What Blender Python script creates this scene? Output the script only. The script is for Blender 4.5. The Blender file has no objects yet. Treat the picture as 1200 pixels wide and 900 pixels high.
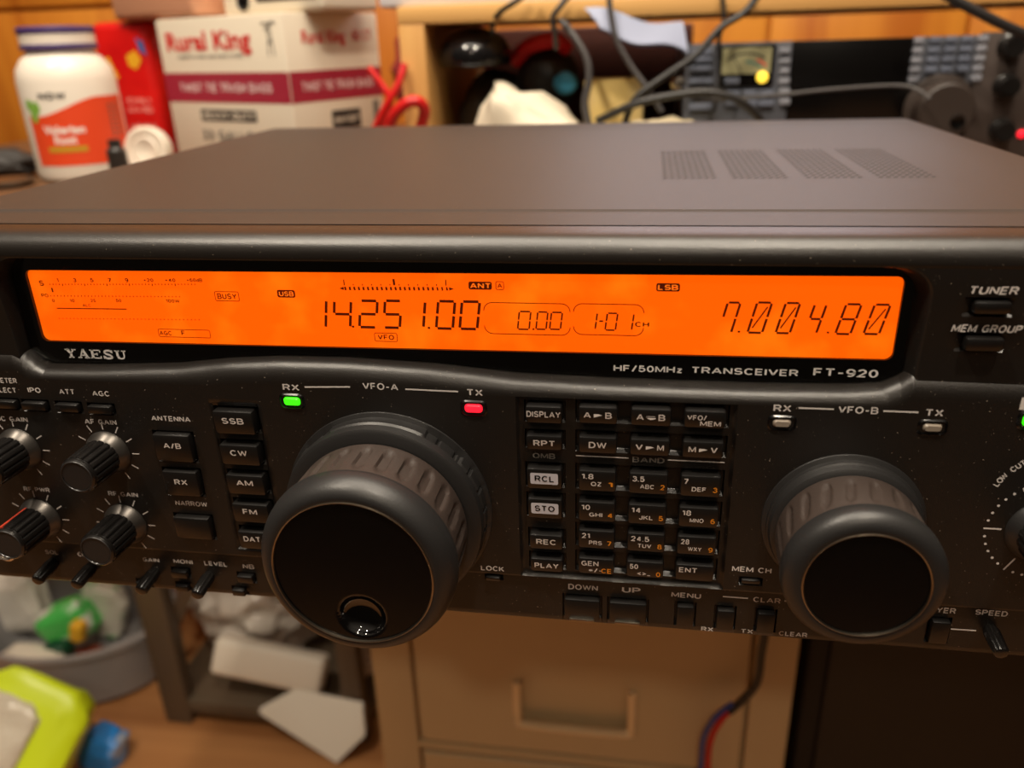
import bpy, bmesh, math, random
from mathutils import Vector, Matrix, noise

# ------------------------------------------------------------------ camera, world, light, exposure
# every length below is in millimetres, measured from the top front edge of the big transceiver
# (x right, y away from the viewer, z up); W() turns it into metres above the floor
FLOOR = -890.0
def W(p): return Vector((p[0]*.001, p[1]*.001, (p[2]-FLOOR)*.001))
S = bpy.context.scene
C = S.collection
S.view_settings.view_transform = 'Standard'
S.view_settings.look = 'None'
S.view_settings.gamma = 1
S.view_settings.use_curve_mapping = False
S.view_settings.exposure = 0.0
cam = bpy.data.cameras.new('camera')
camo = bpy.data.objects.new('camera', cam)
C.objects.link(camo)
S.camera = camo
cam.sensor_fit = 'HORIZONTAL'
cam.sensor_width = 36
cam.lens = 953.566/1200*36
cam.clip_start = .01
camo.matrix_world = Matrix((( .98728151, -.03358088, .15539478, .04973951),
                            ( .15613562, .38892841, -.90794072, -.23329073),
                            (-.029948,   .92065575, .389225,    (50.54691758+890)*.001),
                            (0, 0, 0, 1)))
cam.dof.use_dof = True
cam.dof.focus_distance = .262
cam.dof.aperture_fstop = 8.5

wd = bpy.data.worlds.new('room_light')
S.world = wd
wd.use_nodes = True
_n = wd.node_tree.nodes; _l = wd.node_tree.links     # a dim warm room: pale ceiling above, dark walls around
_c = _n.new('ShaderNodeTexCoord'); _s = _n.new('ShaderNodeSeparateXYZ'); _r = _n.new('ShaderNodeValToRGB')
_l.new(_c.outputs['Generated'], _s.inputs[0]); _l.new(_s.outputs['Z'], _r.inputs['Fac']); _l.new(_r.outputs['Color'], _n['Background'].inputs[0])
_r.color_ramp.elements[0].position = .3; _r.color_ramp.elements[0].color = (.05, .034, .022, 1)
_r.color_ramp.elements[1].position = .95; _r.color_ramp.elements[1].color = (1, .82, .63, 1)
_n['Background'].inputs[1].default_value = .45
def lamp(name, p, power, col, r):
    l = bpy.data.lights.new(name, 'POINT'); l.energy = power; l.color = col; l.shadow_soft_size = r
    o = bpy.data.objects.new(name, l); C.objects.link(o); o.location = W(p)
lamp('ceiling_bulb_or_fill', (-620, -330, 1350), 55, (1, .87, .70), .04)
lamp('ceiling_bulb_or_fill', (250, -430, 1350), 48, (1, .87, .70), .04)
lamp('ceiling_bulb_or_fill', (150, -1500, 1350), 20, (1, .84, .64), .05)  # added fill from behind the viewer for the cabinet, not a known bulb
fl = bpy.data.lights.new('ceiling_strip_light', 'AREA')
fl.shape = 'RECTANGLE'; fl.size = 1.3; fl.size_y = .55; fl.energy = 24; fl.color = (1, .88, .72)
fo = bpy.data.objects.new('ceiling_strip_light', fl); C.objects.link(fo); fo.location = W((0, 180, 1350))
wl = bpy.data.lights.new('cool_sheen_fill', 'AREA')  # added cool fill for a sheen on the top cover; no window here
wl.shape = 'RECTANGLE'; wl.size = .5; wl.size_y = .35; wl.energy = 1.3; wl.color = (.8, .88, 1)
wo = bpy.data.objects.new('cool_sheen_fill', wl); C.objects.link(wo)
wo.location = W((180, 960, 420)); wo.rotation_euler = (math.radians(-80), 0, 0)

# ------------------------------------------------------------------ materials
def lin(c): return tuple(((v/255)/12.92 if v/255 <= .04045 else ((v/255+.055)/1.055)**2.4) for v in c)
MATS = {}
def mat(name, col, rough=.5, metal=0, spec=.5, bump=None, emit=0, var=None, alpha=1, trans=0, coat=0, dust=0, sheen=0):
    m = bpy.data.materials.new(name); m.use_nodes = True
    nt = m.node_tree; b = nt.nodes['Principled BSDF']; L = nt.links.new
    c = lin(col)+(1,)
    b.inputs['Base Color'].default_value = c
    b.inputs['Roughness'].default_value = rough
    b.inputs['Metallic'].default_value = metal
    b.inputs['Specular IOR Level'].default_value = spec
    b.inputs['Alpha'].default_value = alpha
    b.inputs['Transmission Weight'].default_value = trans
    b.inputs['Coat Weight'].default_value = coat
    tc = nt.nodes.new('ShaderNodeTexCoord')
    def tex(scale, det=3):
        n = nt.nodes.new('ShaderNodeTexNoise'); n.inputs['Scale'].default_value = scale; n.inputs['Detail'].default_value = det
        L(tc.outputs['Object'], n.inputs['Vector']); return n
    last = None
    if var:                                   # second colour mixed in by noise: (colour, scale, low, high)
        n = tex(var[1]); r = nt.nodes.new('ShaderNodeValToRGB')
        r.color_ramp.elements[0].position = var[2]; r.color_ramp.elements[1].position = var[3]
        r.color_ramp.elements[0].color = c; r.color_ramp.elements[1].color = lin(var[0])+(1,)
        L(n.outputs['Fac'], r.inputs['Fac']); last = r.outputs['Color']
    if dust:                                  # tiny pale specks lying on the plastic
        n = tex(1500, 1); r = nt.nodes.new('ShaderNodeValToRGB')
        r.color_ramp.elements[0].position = dust; r.color_ramp.elements[1].position = dust+.04
        L(n.outputs['Fac'], r.inputs['Fac'])
        mx = nt.nodes.new('ShaderNodeMix'); mx.data_type = 'RGBA'
        L(r.outputs['Color'], mx.inputs['Factor'])
        mx.inputs['A'].default_value = c
        if last: L(last, mx.inputs['A'])
        mx.inputs['B'].default_value = lin((150, 138, 122))+(1,); last = mx.outputs['Result']
    if last: L(last, b.inputs['Base Color'])
    if emit:
        b.inputs['Emission Color'].default_value = c; b.inputs['Emission Strength'].default_value = emit
        if last: L(last, b.inputs['Emission Color'])
    if bump:
        n = tex(bump[0], bump[2] if len(bump) > 2 else 2); bp = nt.nodes.new('ShaderNodeBump')
        bp.inputs['Strength'].default_value = bump[1]; bp.inputs['Distance'].default_value = .0006 if len(bump) < 4 else bump[3]
        L(n.outputs['Fac'], bp.inputs['Height']); L(bp.outputs['Normal'], b.inputs['Normal'])
    MATS[name] = m
    return m
def wood(name, c1, c2, scale, rough=.45, axis='Z'):
    m = mat(name, c1, rough); nt = m.node_tree; b = nt.nodes['Principled BSDF']; L = nt.links.new
    tc = nt.nodes.new('ShaderNodeTexCoord'); mp = nt.nodes.new('ShaderNodeMapping')
    mp.inputs['Scale'].default_value = {'Z': (scale, scale, scale*.08), 'X': (scale*.08, scale, scale)}[axis]
    n = nt.nodes.new('ShaderNodeTexNoise'); n.inputs['Scale'].default_value = 1; n.inputs['Detail'].default_value = 5; n.inputs['Distortion'].default_value = .6
    r = nt.nodes.new('ShaderNodeValToRGB'); r.color_ramp.elements[0].color = lin(c1)+(1,); r.color_ramp.elements[1].color = lin(c2)+(1,)
    r.color_ramp.elements[0].position = .35; r.color_ramp.elements[1].position = .65
    L(tc.outputs['Object'], mp.inputs['Vector']); L(mp.outputs['Vector'], n.inputs['Vector']); L(n.outputs['Fac'], r.inputs['Fac']); L(r.outputs['Color'], b.inputs['Base Color'])
    return m
case = mat('dark_textured_plastic', (28, 24, 21), .34, spec=.7, bump=(3200, .14), dust=.76)
cover = mat('painted_steel_cover', (44, 40, 37), .46, bump=(2200, .12), dust=.77)
ventm = mat('vent_hole_black', (40, 36, 33), .6)
keym = mat('key_black_plastic', (17, 15, 14), .4, spec=.55)
smokem = mat('display_mask_black', (8, 7, 7), .25)
inkw = mat('grey_white_print', (226, 220, 216), .55)
inkshade = mat('shaded_grey_print', (150, 142, 134), .55)  # panel ink darkened to paint in the shade cast by keys above
inko = mat('orange_print', (240, 150, 36), .55)
keywhite = mat('white_key_label', (214, 214, 226), .5)
lcdm = mat('backlit_orange_lcd', (255, 94, 0), .5, emit=1.03, var=((255, 113, 6), 55, .5, .72))
segm = mat('lcd_dark_segment', (84, 22, 0), .5, emit=.5)
segf = mat('lcd_faint_segment', (112, 26, 0), .5, emit=.42)
lcdlight = mat('lcd_light_letter', (255, 120, 20), .5, emit=.9)
rubber = mat('grip_rubber', (54, 44, 39), .5, bump=(900, .15))
rimm = mat('knob_rim_plastic', (36, 35, 35), .4, bump=(1600, .08))
gloss = mat('gloss_black_face', (7, 6, 6), .22)
dimplem = mat('polished_black', (10, 9, 9), .06, coat=.5)
silver = mat('satin_metal_ring', (150, 140, 126), .32, metal=1)
chrome = mat('bright_metal', (205, 196, 186), .22, metal=1)
skirtm = mat('grey_knob_skirt', (92, 88, 84), .36, metal=.8)
fluted = mat('fluted_knob_black', (24, 22, 21), .24)
redm = mat('red_pointer', (205, 70, 45), .5)
ledg = mat('green_led', (60, 255, 20), .3, emit=1.1)
ledr = mat('red_led', (255, 30, 50), .3, emit=1.2)
ledo = mat('unlit_led_lens', (150, 138, 124), .25)
glassm = bpy.data.materials.new('clear_window_glass'); glassm.use_nodes = True
_nt = glassm.node_tree; _nt.nodes.remove(_nt.nodes['Principled BSDF'])
_t = _nt.nodes.new('ShaderNodeBsdfTransparent'); _g = _nt.nodes.new('ShaderNodeBsdfGlossy'); _g.inputs['Roughness'].default_value = .08
_f = _nt.nodes.new('ShaderNodeFresnel'); _f.inputs['IOR'].default_value = 1.35; _m = _nt.nodes.new('ShaderNodeMixShader')
_nt.links.new(_f.outputs[0], _m.inputs[0]); _nt.links.new(_t.outputs[0], _m.inputs[1]); _nt.links.new(_g.outputs[0], _m.inputs[2])
_nt.links.new(_m.outputs[0], _nt.nodes['Material Output'].inputs['Surface'])

# ------------------------------------------------------------------ mesh builder
# strokes of a plain grotesque alphabet on a cap height of 1: width, centre lines
def arc(cx, cy, rx, ry, a0, a1, n=9): return [(cx+rx*math.cos(math.radians(a0+(a1-a0)*i/n)), cy+ry*math.sin(math.radians(a0+(a1-a0)*i/n))) for i in range(n+1)]
GL = {
 'A': (.7, [[(0, 0), (.35, 1)], [(.35, 1), (.7, 0)], [(.12, .3), (.58, .3)]]),
 'B': (.58, [[(0, .5), (.36, .5)]+arc(.34, .25, .24, .25, 80, -90)+[(0, 0), (0, 1), (.32, 1)]+arc(.32, .75, .22, .25, 90, -90)]),
 'C': (.62, [arc(.32, .5, .32, .5, 42, 318, 18)]),
 'D': (.6, [[(0, 0), (0, 1), (.26, 1)]+arc(.26, .5, .34, .5, 90, -90, 14)+[(0, 0)]]),
 'E': (.5, [[(.5, 1), (0, 1), (0, 0), (.5, 0)], [(0, .51), (.45, .51)]]),
 'F': (.48, [[(.48, 1), (0, 1), (0, 0)], [(0, .5), (.42, .5)]]),
 'G': (.65, [arc(.32, .5, .32, .5, 45, 330, 18)+[(.62, .46), (.36, .46)], [(.63, .46), (.63, 0)]]),
 'H': (.6, [[(0, 0), (0, 1)], [(.6, 0), (.6, 1)], [(0, .52), (.6, .52)]]),
 'I': (.0, [[(0, 0), (0, 1)]]),
 'J': (.42, [[(.42, 1), (.42, .25)]+arc(.21, .24, .21, .24, 0, -180)]),
 'K': (.6, [[(0, 0), (0, 1)], [(.56, 1), (.02, .38)], [(.2, .56), (.6, 0)]]),
 'L': (.46, [[(0, 1), (0, 0), (.46, 0)]]),
 'M': (.76, [[(0, 0), (0, 1)], [(.76, 0), (.76, 1)], [(.04, .98), (.38, .08)], [(.72, .98), (.38, .08)]]),
 'N': (.6, [[(0, 0), (0, 1)], [(.6, 0), (.6, 1)], [(.03, .96), (.57, .04)]]),
 'O': (.68, [arc(.34, .5, .34, .5, 90, 450, 24)]),
 'P': (.54, [[(0, 0), (0, 1), (.3, 1)]+arc(.3, .73, .24, .27, 90, -90)+[(0, .46)]]),
 'Q': (.68, [arc(.34, .5, .34, .5, 90, 450, 24), [(.4, .24), (.68, -.02)]]),
 'R': (.57, [[(0, 0), (0, 1), (.32, 1)]+arc(.32, .74, .23, .26, 90, -90)+[(0, .48)], [(.33, .48), (.57, 0)]]),
 'S': (.56, [arc(.28, .74, .26, .26, 25, 250, 12)+arc(.28, .26, .28, .26, 75, -160, 12)]),
 'T': (.58, [[(0, 1), (.58, 1)], [(.29, 1), (.29, 0)]]),
 'U': (.58, [[(0, 1), (0, .28)]+arc(.29, .28, .29, .28, 180, 360, 12)+[(.58, 1)]]),
 'V': (.64, [[(0, 1), (.32, 0)], [(.32, 0), (.64, 1)]]),
 'W': (.94, [[(0, 1), (.23, 0)], [(.23, 0), (.47, .96)], [(.47, .96), (.71, 0)], [(.71, 0), (.94, 1)]]),
 'X': (.62, [[(0, 0), (.6, 1)], [(.02, 1), (.62, 0)]]),
 'Y': (.62, [[(0, 1), (.31, .45)], [(.31, .45), (.62, 1)], [(.31, .5), (.31, 0)]]),
 'Z': (.54, [[(.02, 1), (.54, 1)], [(.52, .97), (.02, .03)], [(0, 0), (.54, 0)]]),
 'z': (.4, [[(.02, .68), (.4, .68)], [(.38, .66), (.02, .03)], [(0, 0), (.4, 0)]]),
 'd': (.42, [[(.42, 0), (.42, 1)], arc(.21, .33, .21, .33, 0, 360, 14)]),
 '0': (.48, [arc(.24, .5, .24, .5, 90, 450, 22)]),
 '1': (.24, [[(0, .8), (.2, .96)], [(.24, 1), (.24, 0)]]),
 '2': (.48, [arc(.24, .72, .23, .28, 170, -30, 10)+[(0, 0), (.48, 0)]]),
 '3': (.48, [arc(.23, .75, .21, .25, 160, -80, 10)+arc(.23, .27, .25, .27, 85, -165, 12)]),
 '4': (.5, [[(.37, 0), (.37, 1)], [(.34, .97), (.03, .3)], [(0, .27), (.5, .27)]]),
 '5': (.48, [[(.43, 1), (.07, 1), (.03, .5)]+arc(.23, .32, .25, .32, 125, -160, 12)]),
 '6': (.48, [arc(.24, .31, .24, .31, 90, -270, 16), arc(.27, .5, .27, .5, 60, 200, 10)]),
 '7': (.46, [[(0, 1), (.46, 1)], [(.43, .98), (.16, 0)]]),
 '8': (.48, [arc(.24, .75, .21, .25, -90, 270, 16), arc(.24, .26, .24, .26, 90, 450, 16)]),
 '9': (.48, [arc(.24, .69, .24, .31, 90, -270, 16), arc(.21, .5, .27, .5, 20, -120, 10)]),
 '.': (.02, [[(0, -.04), (0, .07)]]), '-': (.32, [[(0, .42), (.32, .42)]]), '+': (.5, [[(0, .45), (.5, .45)], [(.25, .2), (.25, .7)]]),
 '/': (.34, [[(0, -.05), (.34, 1.05)]]), '<': (.4, [[(.4, .8), (0, .45), (.4, .1)]]), '>': (.4, [[(0, .8), (.4, .45), (0, .1)]]), '_': (.4, [[(0, 0), (.4, 0)]]),
 '*': (.5, [[(.25, .15), (.25, .75)], [(0, .3), (.5, .6)], [(0, .6), (.5, .3)]]), ' ': (.2, []),
}
_tx = {}
def stroke_mesh(s, t):
    v = []; f = []; x = 0; k = .729
    T0 = t
    for ch in s:
        w, ls = GL[ch]; t = T0*(.8 if ch in 'MW' else .92 if ch in 'NAKB' else 1)
        for l in ls:
            p = [Vector((x+a[0]*1.0+t/2, t/2+a[1]*(1-t))) for a in l]; closed = (p[0]-p[-1]).length < 1e-4; n = len(p); o = len(v)
            for i in range(n):
                a = p[i-1] if i else (p[-2] if closed else None); b = p[i+1] if i < n-1 else (p[1] if closed else None)
                d1 = (p[i]-a).normalized() if a is not None else None; d2 = (b-p[i]).normalized() if b is not None else None
                d1 = d1 or d2; d2 = d2 or d1
                n1 = Vector((-d1.y, d1.x)); n2 = Vector((-d2.y, d2.x)); mm = n1+n2
                if mm.length < .5: mm = n1
                mm.normalize(); q = mm*(t/2/max(.55, mm.dot(n1)))
                v += [((p[i]-q).x*k, (p[i]-q).y*k), ((p[i]+q).x*k, (p[i]+q).y*k)]
                if i: f.append((o+2*i-2, o+2*i, o+2*i+1, o+2*i-1))
        x += w+t+.12
    return v, f
def text_mesh(s, bold):
    k = (s, bold)
    if k in _tx: return _tx[k]
    if all(c in GL for c in s): _tx[k] = stroke_mesh(s, .13+bold*2)
    else:
        cu = bpy.data.curves.new('t', 'FONT'); cu.body = s; cu.offset = bold; cu.resolution_u = 3
        o = bpy.data.objects.new('t', cu)
        me = bpy.data.meshes.new_from_object(o)
        _tx[k] = ([(p.co.x, p.co.y) for p in me.vertices], [tuple(p.vertices) for p in me.polygons])
        bpy.data.objects.remove(o); bpy.data.curves.remove(cu); bpy.data.meshes.remove(me)
    return _tx[k]
def rr(x0, x1, z0, z1, r, n=6):              # rounded rectangle loop, counter-clockwise in (x, z)
    out = []
    for cx, cz, a in ((x1-r, z1-r, 0), (x0+r, z1-r, 90), (x0+r, z0+r, 180), (x1-r, z0+r, 270)):
        for i in range(n+1):
            t = math.radians(a+90*i/n); out.append((cx+r*math.cos(t), cz+r*math.sin(t)))
    return out
def spline(pts, k=6):
    pts = [Vector(p) for p in pts]; out = []
    for i in range(len(pts)-1):
        a = pts[max(i-1, 0)]; b = pts[i]; c = pts[i+1]; d = pts[min(i+2, len(pts)-1)]
        for j in range(k):
            t = j/k
            out.append(.5*((2*b)+(c-a)*t+(2*a-5*b+4*c-d)*t*t+(3*b-a-3*c+d)*t**3))
    return out+[pts[-1]]
class M:
    def __init__(s): s.v = []; s.f = []; s.m = []; s.sm = []
    def add(s, v, f, mat=0, smooth=True):
        o = len(s.v); s.v += [tuple(p) for p in v]
        for q in f:
            s.f.append(tuple(i+o for i in q)); s.m.append(mat); s.sm.append(smooth)
        return s
    def box(s, x0, x1, y0, y1, z0, z1, bev=0, mat=0, rot=None, seg=2, taper=None):
        b = bmesh.new(); bmesh.ops.create_cube(b, size=1)
        c = Vector(((x0+x1)/2, (y0+y1)/2, (z0+z1)/2)); d = (x1-x0, y1-y0, z1-z0)
        for p in b.verts:
            p.co = Vector((p.co.x*d[0], p.co.y*d[1], p.co.z*d[2]))
            if taper and p.co.z < 0: p.co.x *= taper; p.co.y *= taper
        if bev: bmesh.ops.bevel(b, geom=b.edges[:], offset=bev, segments=seg, profile=.5, affect='EDGES')
        R = rot or Matrix.Identity(3)
        b.verts.index_update()
        s.add([c+R@p.co for p in b.verts], [[q.index for q in f.verts] for f in b.faces], mat); b.free(); return s
    def lathe(s, prof, c, axis=(0, -1, 0), n=48, mat=0, mod=None, mats=None, caps=True):
        a = Vector(axis).normalized(); u = a.cross(Vector((0, 0, 1)))
        u = Vector((1, 0, 0)) if u.length < .01 else u.normalized()
        w = u.cross(a); c = Vector(c); v = []; f = []
        for i, (r, t) in enumerate(prof):
            for j in range(n):
                th = 2*math.pi*j/n; q = mod(i, th, r, t) if mod else r
                v.append(c+a*t+(u*math.cos(th)+w*math.sin(th))*q)
        for i in range(len(prof)-1):
            g = []
            for j in range(n): g.append((i*n+j, i*n+(j+1) % n, (i+1)*n+(j+1) % n, (i+1)*n+j))
            f.append(g)
        o = len(s.v)
        s.add(v, [], 0)
        for i, g in enumerate(f):
            for q in g: s.f.append(tuple(k+o for k in q)); s.m.append(mats[i] if mats else mat); s.sm.append(True)
        for i, last in ((0, 0), (len(prof)-1, 1)):
            if caps and prof[i][0] > .01:
                q = tuple(o+i*n+j for j in range(n)); s.f.append(q if last else q[::-1]); s.m.append((mats[-1] if last else mats[0]) if mats else mat); s.sm.append(True)
        return s
    def tube(s, pts, r, n=8, mat=0, k=6, sm=True):
        pts = spline(pts, k) if sm else [Vector(p) for p in pts]; v = []; f = []
        up = Vector((.13, .2, 1)).normalized()
        for i, p in enumerate(pts):
            d = (pts[min(i+1, len(pts)-1)]-pts[max(i-1, 0)]).normalized()
            x = d.cross(up)
            x = d.cross(Vector((1, 0, 0))) if x.length < .05 else x
            x.normalize(); y = x.cross(d)
            for j in range(n):
                t = 2*math.pi*j/n; v.append(p+(x*math.cos(t)+y*math.sin(t))*r)
        for i in range(len(pts)-1):
            for j in range(n): f.append((i*n+j, i*n+(j+1) % n, (i+1)*n+(j+1) % n, (i+1)*n+j))
        f.append(tuple(range(n))[::-1]); f.append(tuple((len(pts)-1)*n+j for j in range(n)))
        return s.add(v, f, mat)
    def text(s, t, c, h, w=None, y=-8.06, mat=1, bold=.02, shear=0, xf=None, spread=1, rz=0):
        v, f = text_mesh(t, bold)
        x0 = min(p[0] for p in v); x1 = max(p[0] for p in v)
        z0 = min(p[1] for p in v); z1 = max(p[1] for p in v)
        kz = h/.729
        kx = kz if not w else w/(x1-x0)
        mz = .3645
        out = []; ca, sa = math.cos(rz), math.sin(rz)
        for p in v:
            a = (p[0]-(x0+x1)/2)*kx; b = (p[1]-mz)*kz; a += b*shear
            a, b = a*ca-b*sa, a*sa+b*ca
            q = (c[0]+a, y, c[1]+b); out.append(xf(q) if xf else q)
        return s.add(out, f, mat, False)
    def flat(s, loop, y, mat=0, xf=None):     # a flat polygon facing the viewer
        v = [(p[0], y, p[1]) for p in loop]
        return s.add([xf(p) for p in v] if xf else v, [tuple(range(len(v)))], mat, False)
    def line(s, a, b, t, y, mat=1):
        d = Vector((b[0]-a[0], b[1]-a[1])); n = Vector((-d.y, d.x)).normalized()*t/2
        return s.flat([(a[0]-n.x, a[1]-n.y), (b[0]-n.x, b[1]-n.y), (b[0]+n.x, b[1]+n.y), (a[0]+n.x, a[1]+n.y)], y, mat)
    def prism(s, loop, y0, y1, mat=0, bev=0): # loop extruded from y0 (front) to y1
        n = len(loop); v = [(p[0], y0, p[1]) for p in loop]+[(p[0], y1, p[1]) for p in loop]
        f = [tuple(range(n)), tuple(range(2*n-1, n-1, -1))]+[((i+1) % n, i, n+i, n+(i+1) % n) for i in range(n)]
        return s.add(v, f, mat)
    def frame(s, loop, t, y, mat=1):          # outline of a loop drawn as a thin flat band
        n = len(loop); cx = sum(p[0] for p in loop)/n; cz = sum(p[1] for p in loop)/n
        inn = []
        for i, p in enumerate(loop):
            a = Vector(loop[i-1]); b = Vector(loop[(i+1) % n]); d = b-a
            d = d.normalized() if d.length > 1e-6 else Vector((1, 0)); inn.append((p[0]-d.y*t, p[1]+d.x*t))
        v = [(p[0], y, p[1]) for p in loop]+[(p[0], y, p[1]) for p in inn]
        return s.add(v, [(i, (i+1) % n, n+(i+1) % n, n+i) for i in range(n)], mat, False)
    def grid(s, rows, mat=0):
        n = len(rows[0]); v = [p for r in rows for p in r]; f = []
        for i in range(len(rows)-1):
            for j in range(n-1): f.append((i*n+j, (i+1)*n+j, (i+1)*n+j+1, i*n+j+1))
        return s.add(v, f, mat)
    def blob(s, c, r, seed=0, amp=.2, freq=2., sub=4, mat=0, rot=None, flatz=None, ridge=False, boxy=0):
        b = bmesh.new(); bmesh.ops.create_icosphere(b, subdivisions=sub, radius=1); R = rot or Matrix.Identity(3)
        out = []
        for p in b.verts:
            q = p.co.copy()
            if boxy: q = Vector([math.copysign(abs(t)**(1-boxy), t) for t in q])
            e = noise.noise(p.co*freq+Vector((seed*7.1, seed*3.3, seed)))
            if ridge: e = .4-abs(e)*2
            e += .4*noise.noise(p.co*freq*2.7+Vector((seed, seed*5.3, 1)))
            q = q*(1+amp*e); q = R@Vector((q.x*r[0], q.y*r[1], q.z*r[2]))+Vector(c)
            if flatz is not None and q.z < flatz: q.z = flatz
            out.append(q)
        b.verts.index_update()
        s.add(out, [[q.index for q in f.verts] for f in b.faces], mat); b.free(); return s
    def build(s, name, mats, parent=None, origin=None, sharp=35):
        xs = list(zip(*s.v))
        if origin is None:
            origin = ((min(xs[0])+max(xs[0]))/2, (min(xs[1])+max(xs[1]))/2, (min(xs[2])+max(xs[2]))/2 if parent else min(xs[2]))
        me = bpy.data.meshes.new(name)
        me.from_pydata([((p[0]-origin[0])*.001, (p[1]-origin[1])*.001, (p[2]-origin[2])*.001) for p in s.v], [], s.f)
        for m in (mats if isinstance(mats, (list, tuple)) else [mats]): me.materials.append(m)
        me.polygons.foreach_set('material_index', s.m)
        me.polygons.foreach_set('use_smooth', s.sm)
        me.set_sharp_from_angle(angle=math.radians(sharp))
        me.update()
        o = bpy.data.objects.new(name, me); C.objects.link(o)
        ORG[o.name] = Vector(origin)
        if parent:
            o.parent = parent; o.location = (Vector(origin)-ORG[parent.name])*.001
        else: o.location = W(origin)
        return o
ORG = {}
def tag(o, label, cat, group=None):
    o['label'] = label; o['category'] = cat
    if group: o['group'] = group
    return o
def thing(name, label, cat, p, group=None):
    o = bpy.data.objects.new(name, None); C.objects.link(o); o.empty_display_size = .02
    o.location = W(p); ORG[o.name] = Vector(p); return tag(o, label, cat, group)
def struct(o): o['kind'] = 'structure'; return o
def smooth(t): t = max(0, min(1, t)); return t*t*(3-2*t)
def rotz(a): return Matrix.Rotation(math.radians(a), 3, 'Z')
def rotx(a): return Matrix.Rotation(math.radians(a), 3, 'X')
def roty(a): return Matrix.Rotation(math.radians(a), 3, 'Y')

# ------------------------------------------------------------------ the room
wallwood = wood('orange_pine_panelling', (214, 138, 44), (178, 98, 22), 14)
floorm = wood('tan_wood_floor', (196, 140, 88), (150, 98, 56), 12, axis='X')
m = M().box(-1900, 1500, -900, 1060, FLOOR-40, FLOOR); f = struct(m.build('floor', floorm))
m = M().box(-1900, 1500, 1060, 1100, FLOOR, 1300)
x = -1900
for bw in (330, 520, 380, 150, 330, 400, 260, 420, 610):     # tongue and groove boards with open joints between
    z = FLOOR
    for zz in (-120, 118, 620, 1300):
        m.box(x+3, min(x+bw-3, 1500), 1046, 1061, z+3, zz-3, 3); z = zz
    x += bw
struct(m.build('wall_back', wallwood))

deskm = wood('brown_desk_top', (116, 84, 58), (88, 60, 40), 12, axis='X')
m = M().box(-300, 620, 60, 1000, -172, -147, 3)
d = thing('desk', 'brown wooden desk that the large transceiver stands on', 'desk', (140, 500, FLOOR))
m.build('desk_top', deskm, d)
for lx, ly in ((600, 960), (-280, 960), (600, 100)):
    M().box(lx-20, lx+20, ly-20, ly+20, FLOOR, -172, 3).build('leg', deskm, d)

# ------------------------------------------------------------------ the large transceiver
rad = thing('transceiver', 'large black desktop radio transceiver with a glowing orange display', 'radio', (0, 155, -147))
m = M()                                       # steel cover: top with a crease near the front, rolled side edges
ys = [6.5, 8, 14, 22, 27.4, 28.2, 29, 40, 60, 100, 160, 220, 280, 312, 315, 316]
rows = []
for y in ys:
    dz = -.4 if y < 27.5 else 0.
    if y >= 315: dz = -(y-314)*1.0
    row = [(-205, y, -130), (-205, y, -60), (-205, y, -3+dz), (-204.4, y, -1.2+dz), (-203, y, -.2+dz), (-201, y, dz)]
    row += [(-201+402*i/20, y, dz) for i in range(1, 20)]
    row += [(201, y, dz), (203, y, -.2+dz), (204.4, y, -1.2+dz), (205, y, -3+dz), (205, y, -60), (205, y, -130)]
    rows.append(row[::-1])
m.grid(rows)
for k, vx in enumerate((55, 81, 107.5, 133)):                 # four perforated vent fields
    for i in range(8):
        for j in range(34):
            px = vx+1.2+i*2.6+(j % 2)*.9; py = 88+j*2.5
            m.add([(px+.95*math.cos(a*math.pi/3), py+.95*math.sin(a*math.pi/3), .05) for a in range(6)], [tuple(range(6))], 1, False)
m.build('top_cover', [cover, ventm], rad)
M().box(-203, 203, 10, 312, -132, -4, 1).build('chassis', keym, rad)
for fx in (-160, 160):
    for fy in (70, 280):
        M().lathe([(9, -1), (11, 0), (11, 12), (10, 15)], (fx, fy, -147), (0, 0, 1), 24).build('foot', rubber, rad)

LIP = [(-206, -38), (-160, -38.2), (-156.5, -40), (-153, -43.4), (-149.5, -44.8), (-132, -44.5), (-101, -42.9), (-83, -40.6), (-65, -39.4), (-42, -39.3), (-15, -40.4), (11, -42.7), (37, -43.4), (62, -43.6), (86, -43.6), (110, -43), (118.7, -42.1), (123, -39.8), (126, -37.2), (153, -37.5), (206, -37.5)]
def lip(x):
    for (a, za), (b, zb) in zip(LIP, LIP[1:]):
        if a <= x <= b: t = (x-a)/(b-a); return za+(zb-za)*t-2.1
    return -40
KEYS = []                                     # (x0, x1, ztop, zbottom) of every key, collected for the wells
kp = [[(31.6, 43.4), (47.3, 59.3), (63, 75.2)]]*6
kz = [(-51.7, -57.6), (-61.8, -67.7), (-73.5, -81.2), (-84.7, -92.3), (-95.3, -102.6), (-106, -112.6)]
lk = [(15.3, 26.6, -52.2, -58.2), (15.3, 26.6, -62.1, -67.4), (15.2, 26.5, -73.7, -81.4), (15.3, 26.5, -84.6, -92.3), (15.6, 26.6, -98.2, -104.2), (15.7, 26.6, -107.5, -113)]
mode = [(-88.6, -74.5, -58.2, -66.8), (-88.4, -74.6, -70.5, -78.4), (-88.1, -74.5, -81.9, -89.8), (-87.9, -74.6, -93.2, -101), (-87.6, -74.6, -104.4, -112)]
ant = [(-112.4, -98.8, -68, -78.6), (-111.8, -98.8, -82, -92), (-111.4, -97.8, -100.4, -109.6)]
small = [(-171, -161.4, -58.2, -61.4), (-159.3, -150.2, -58.4, -61.6), (-146.5, -137.8, -58.5, -61.7), (-134.4, -125.6, -58.7, -61.9)]
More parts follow.
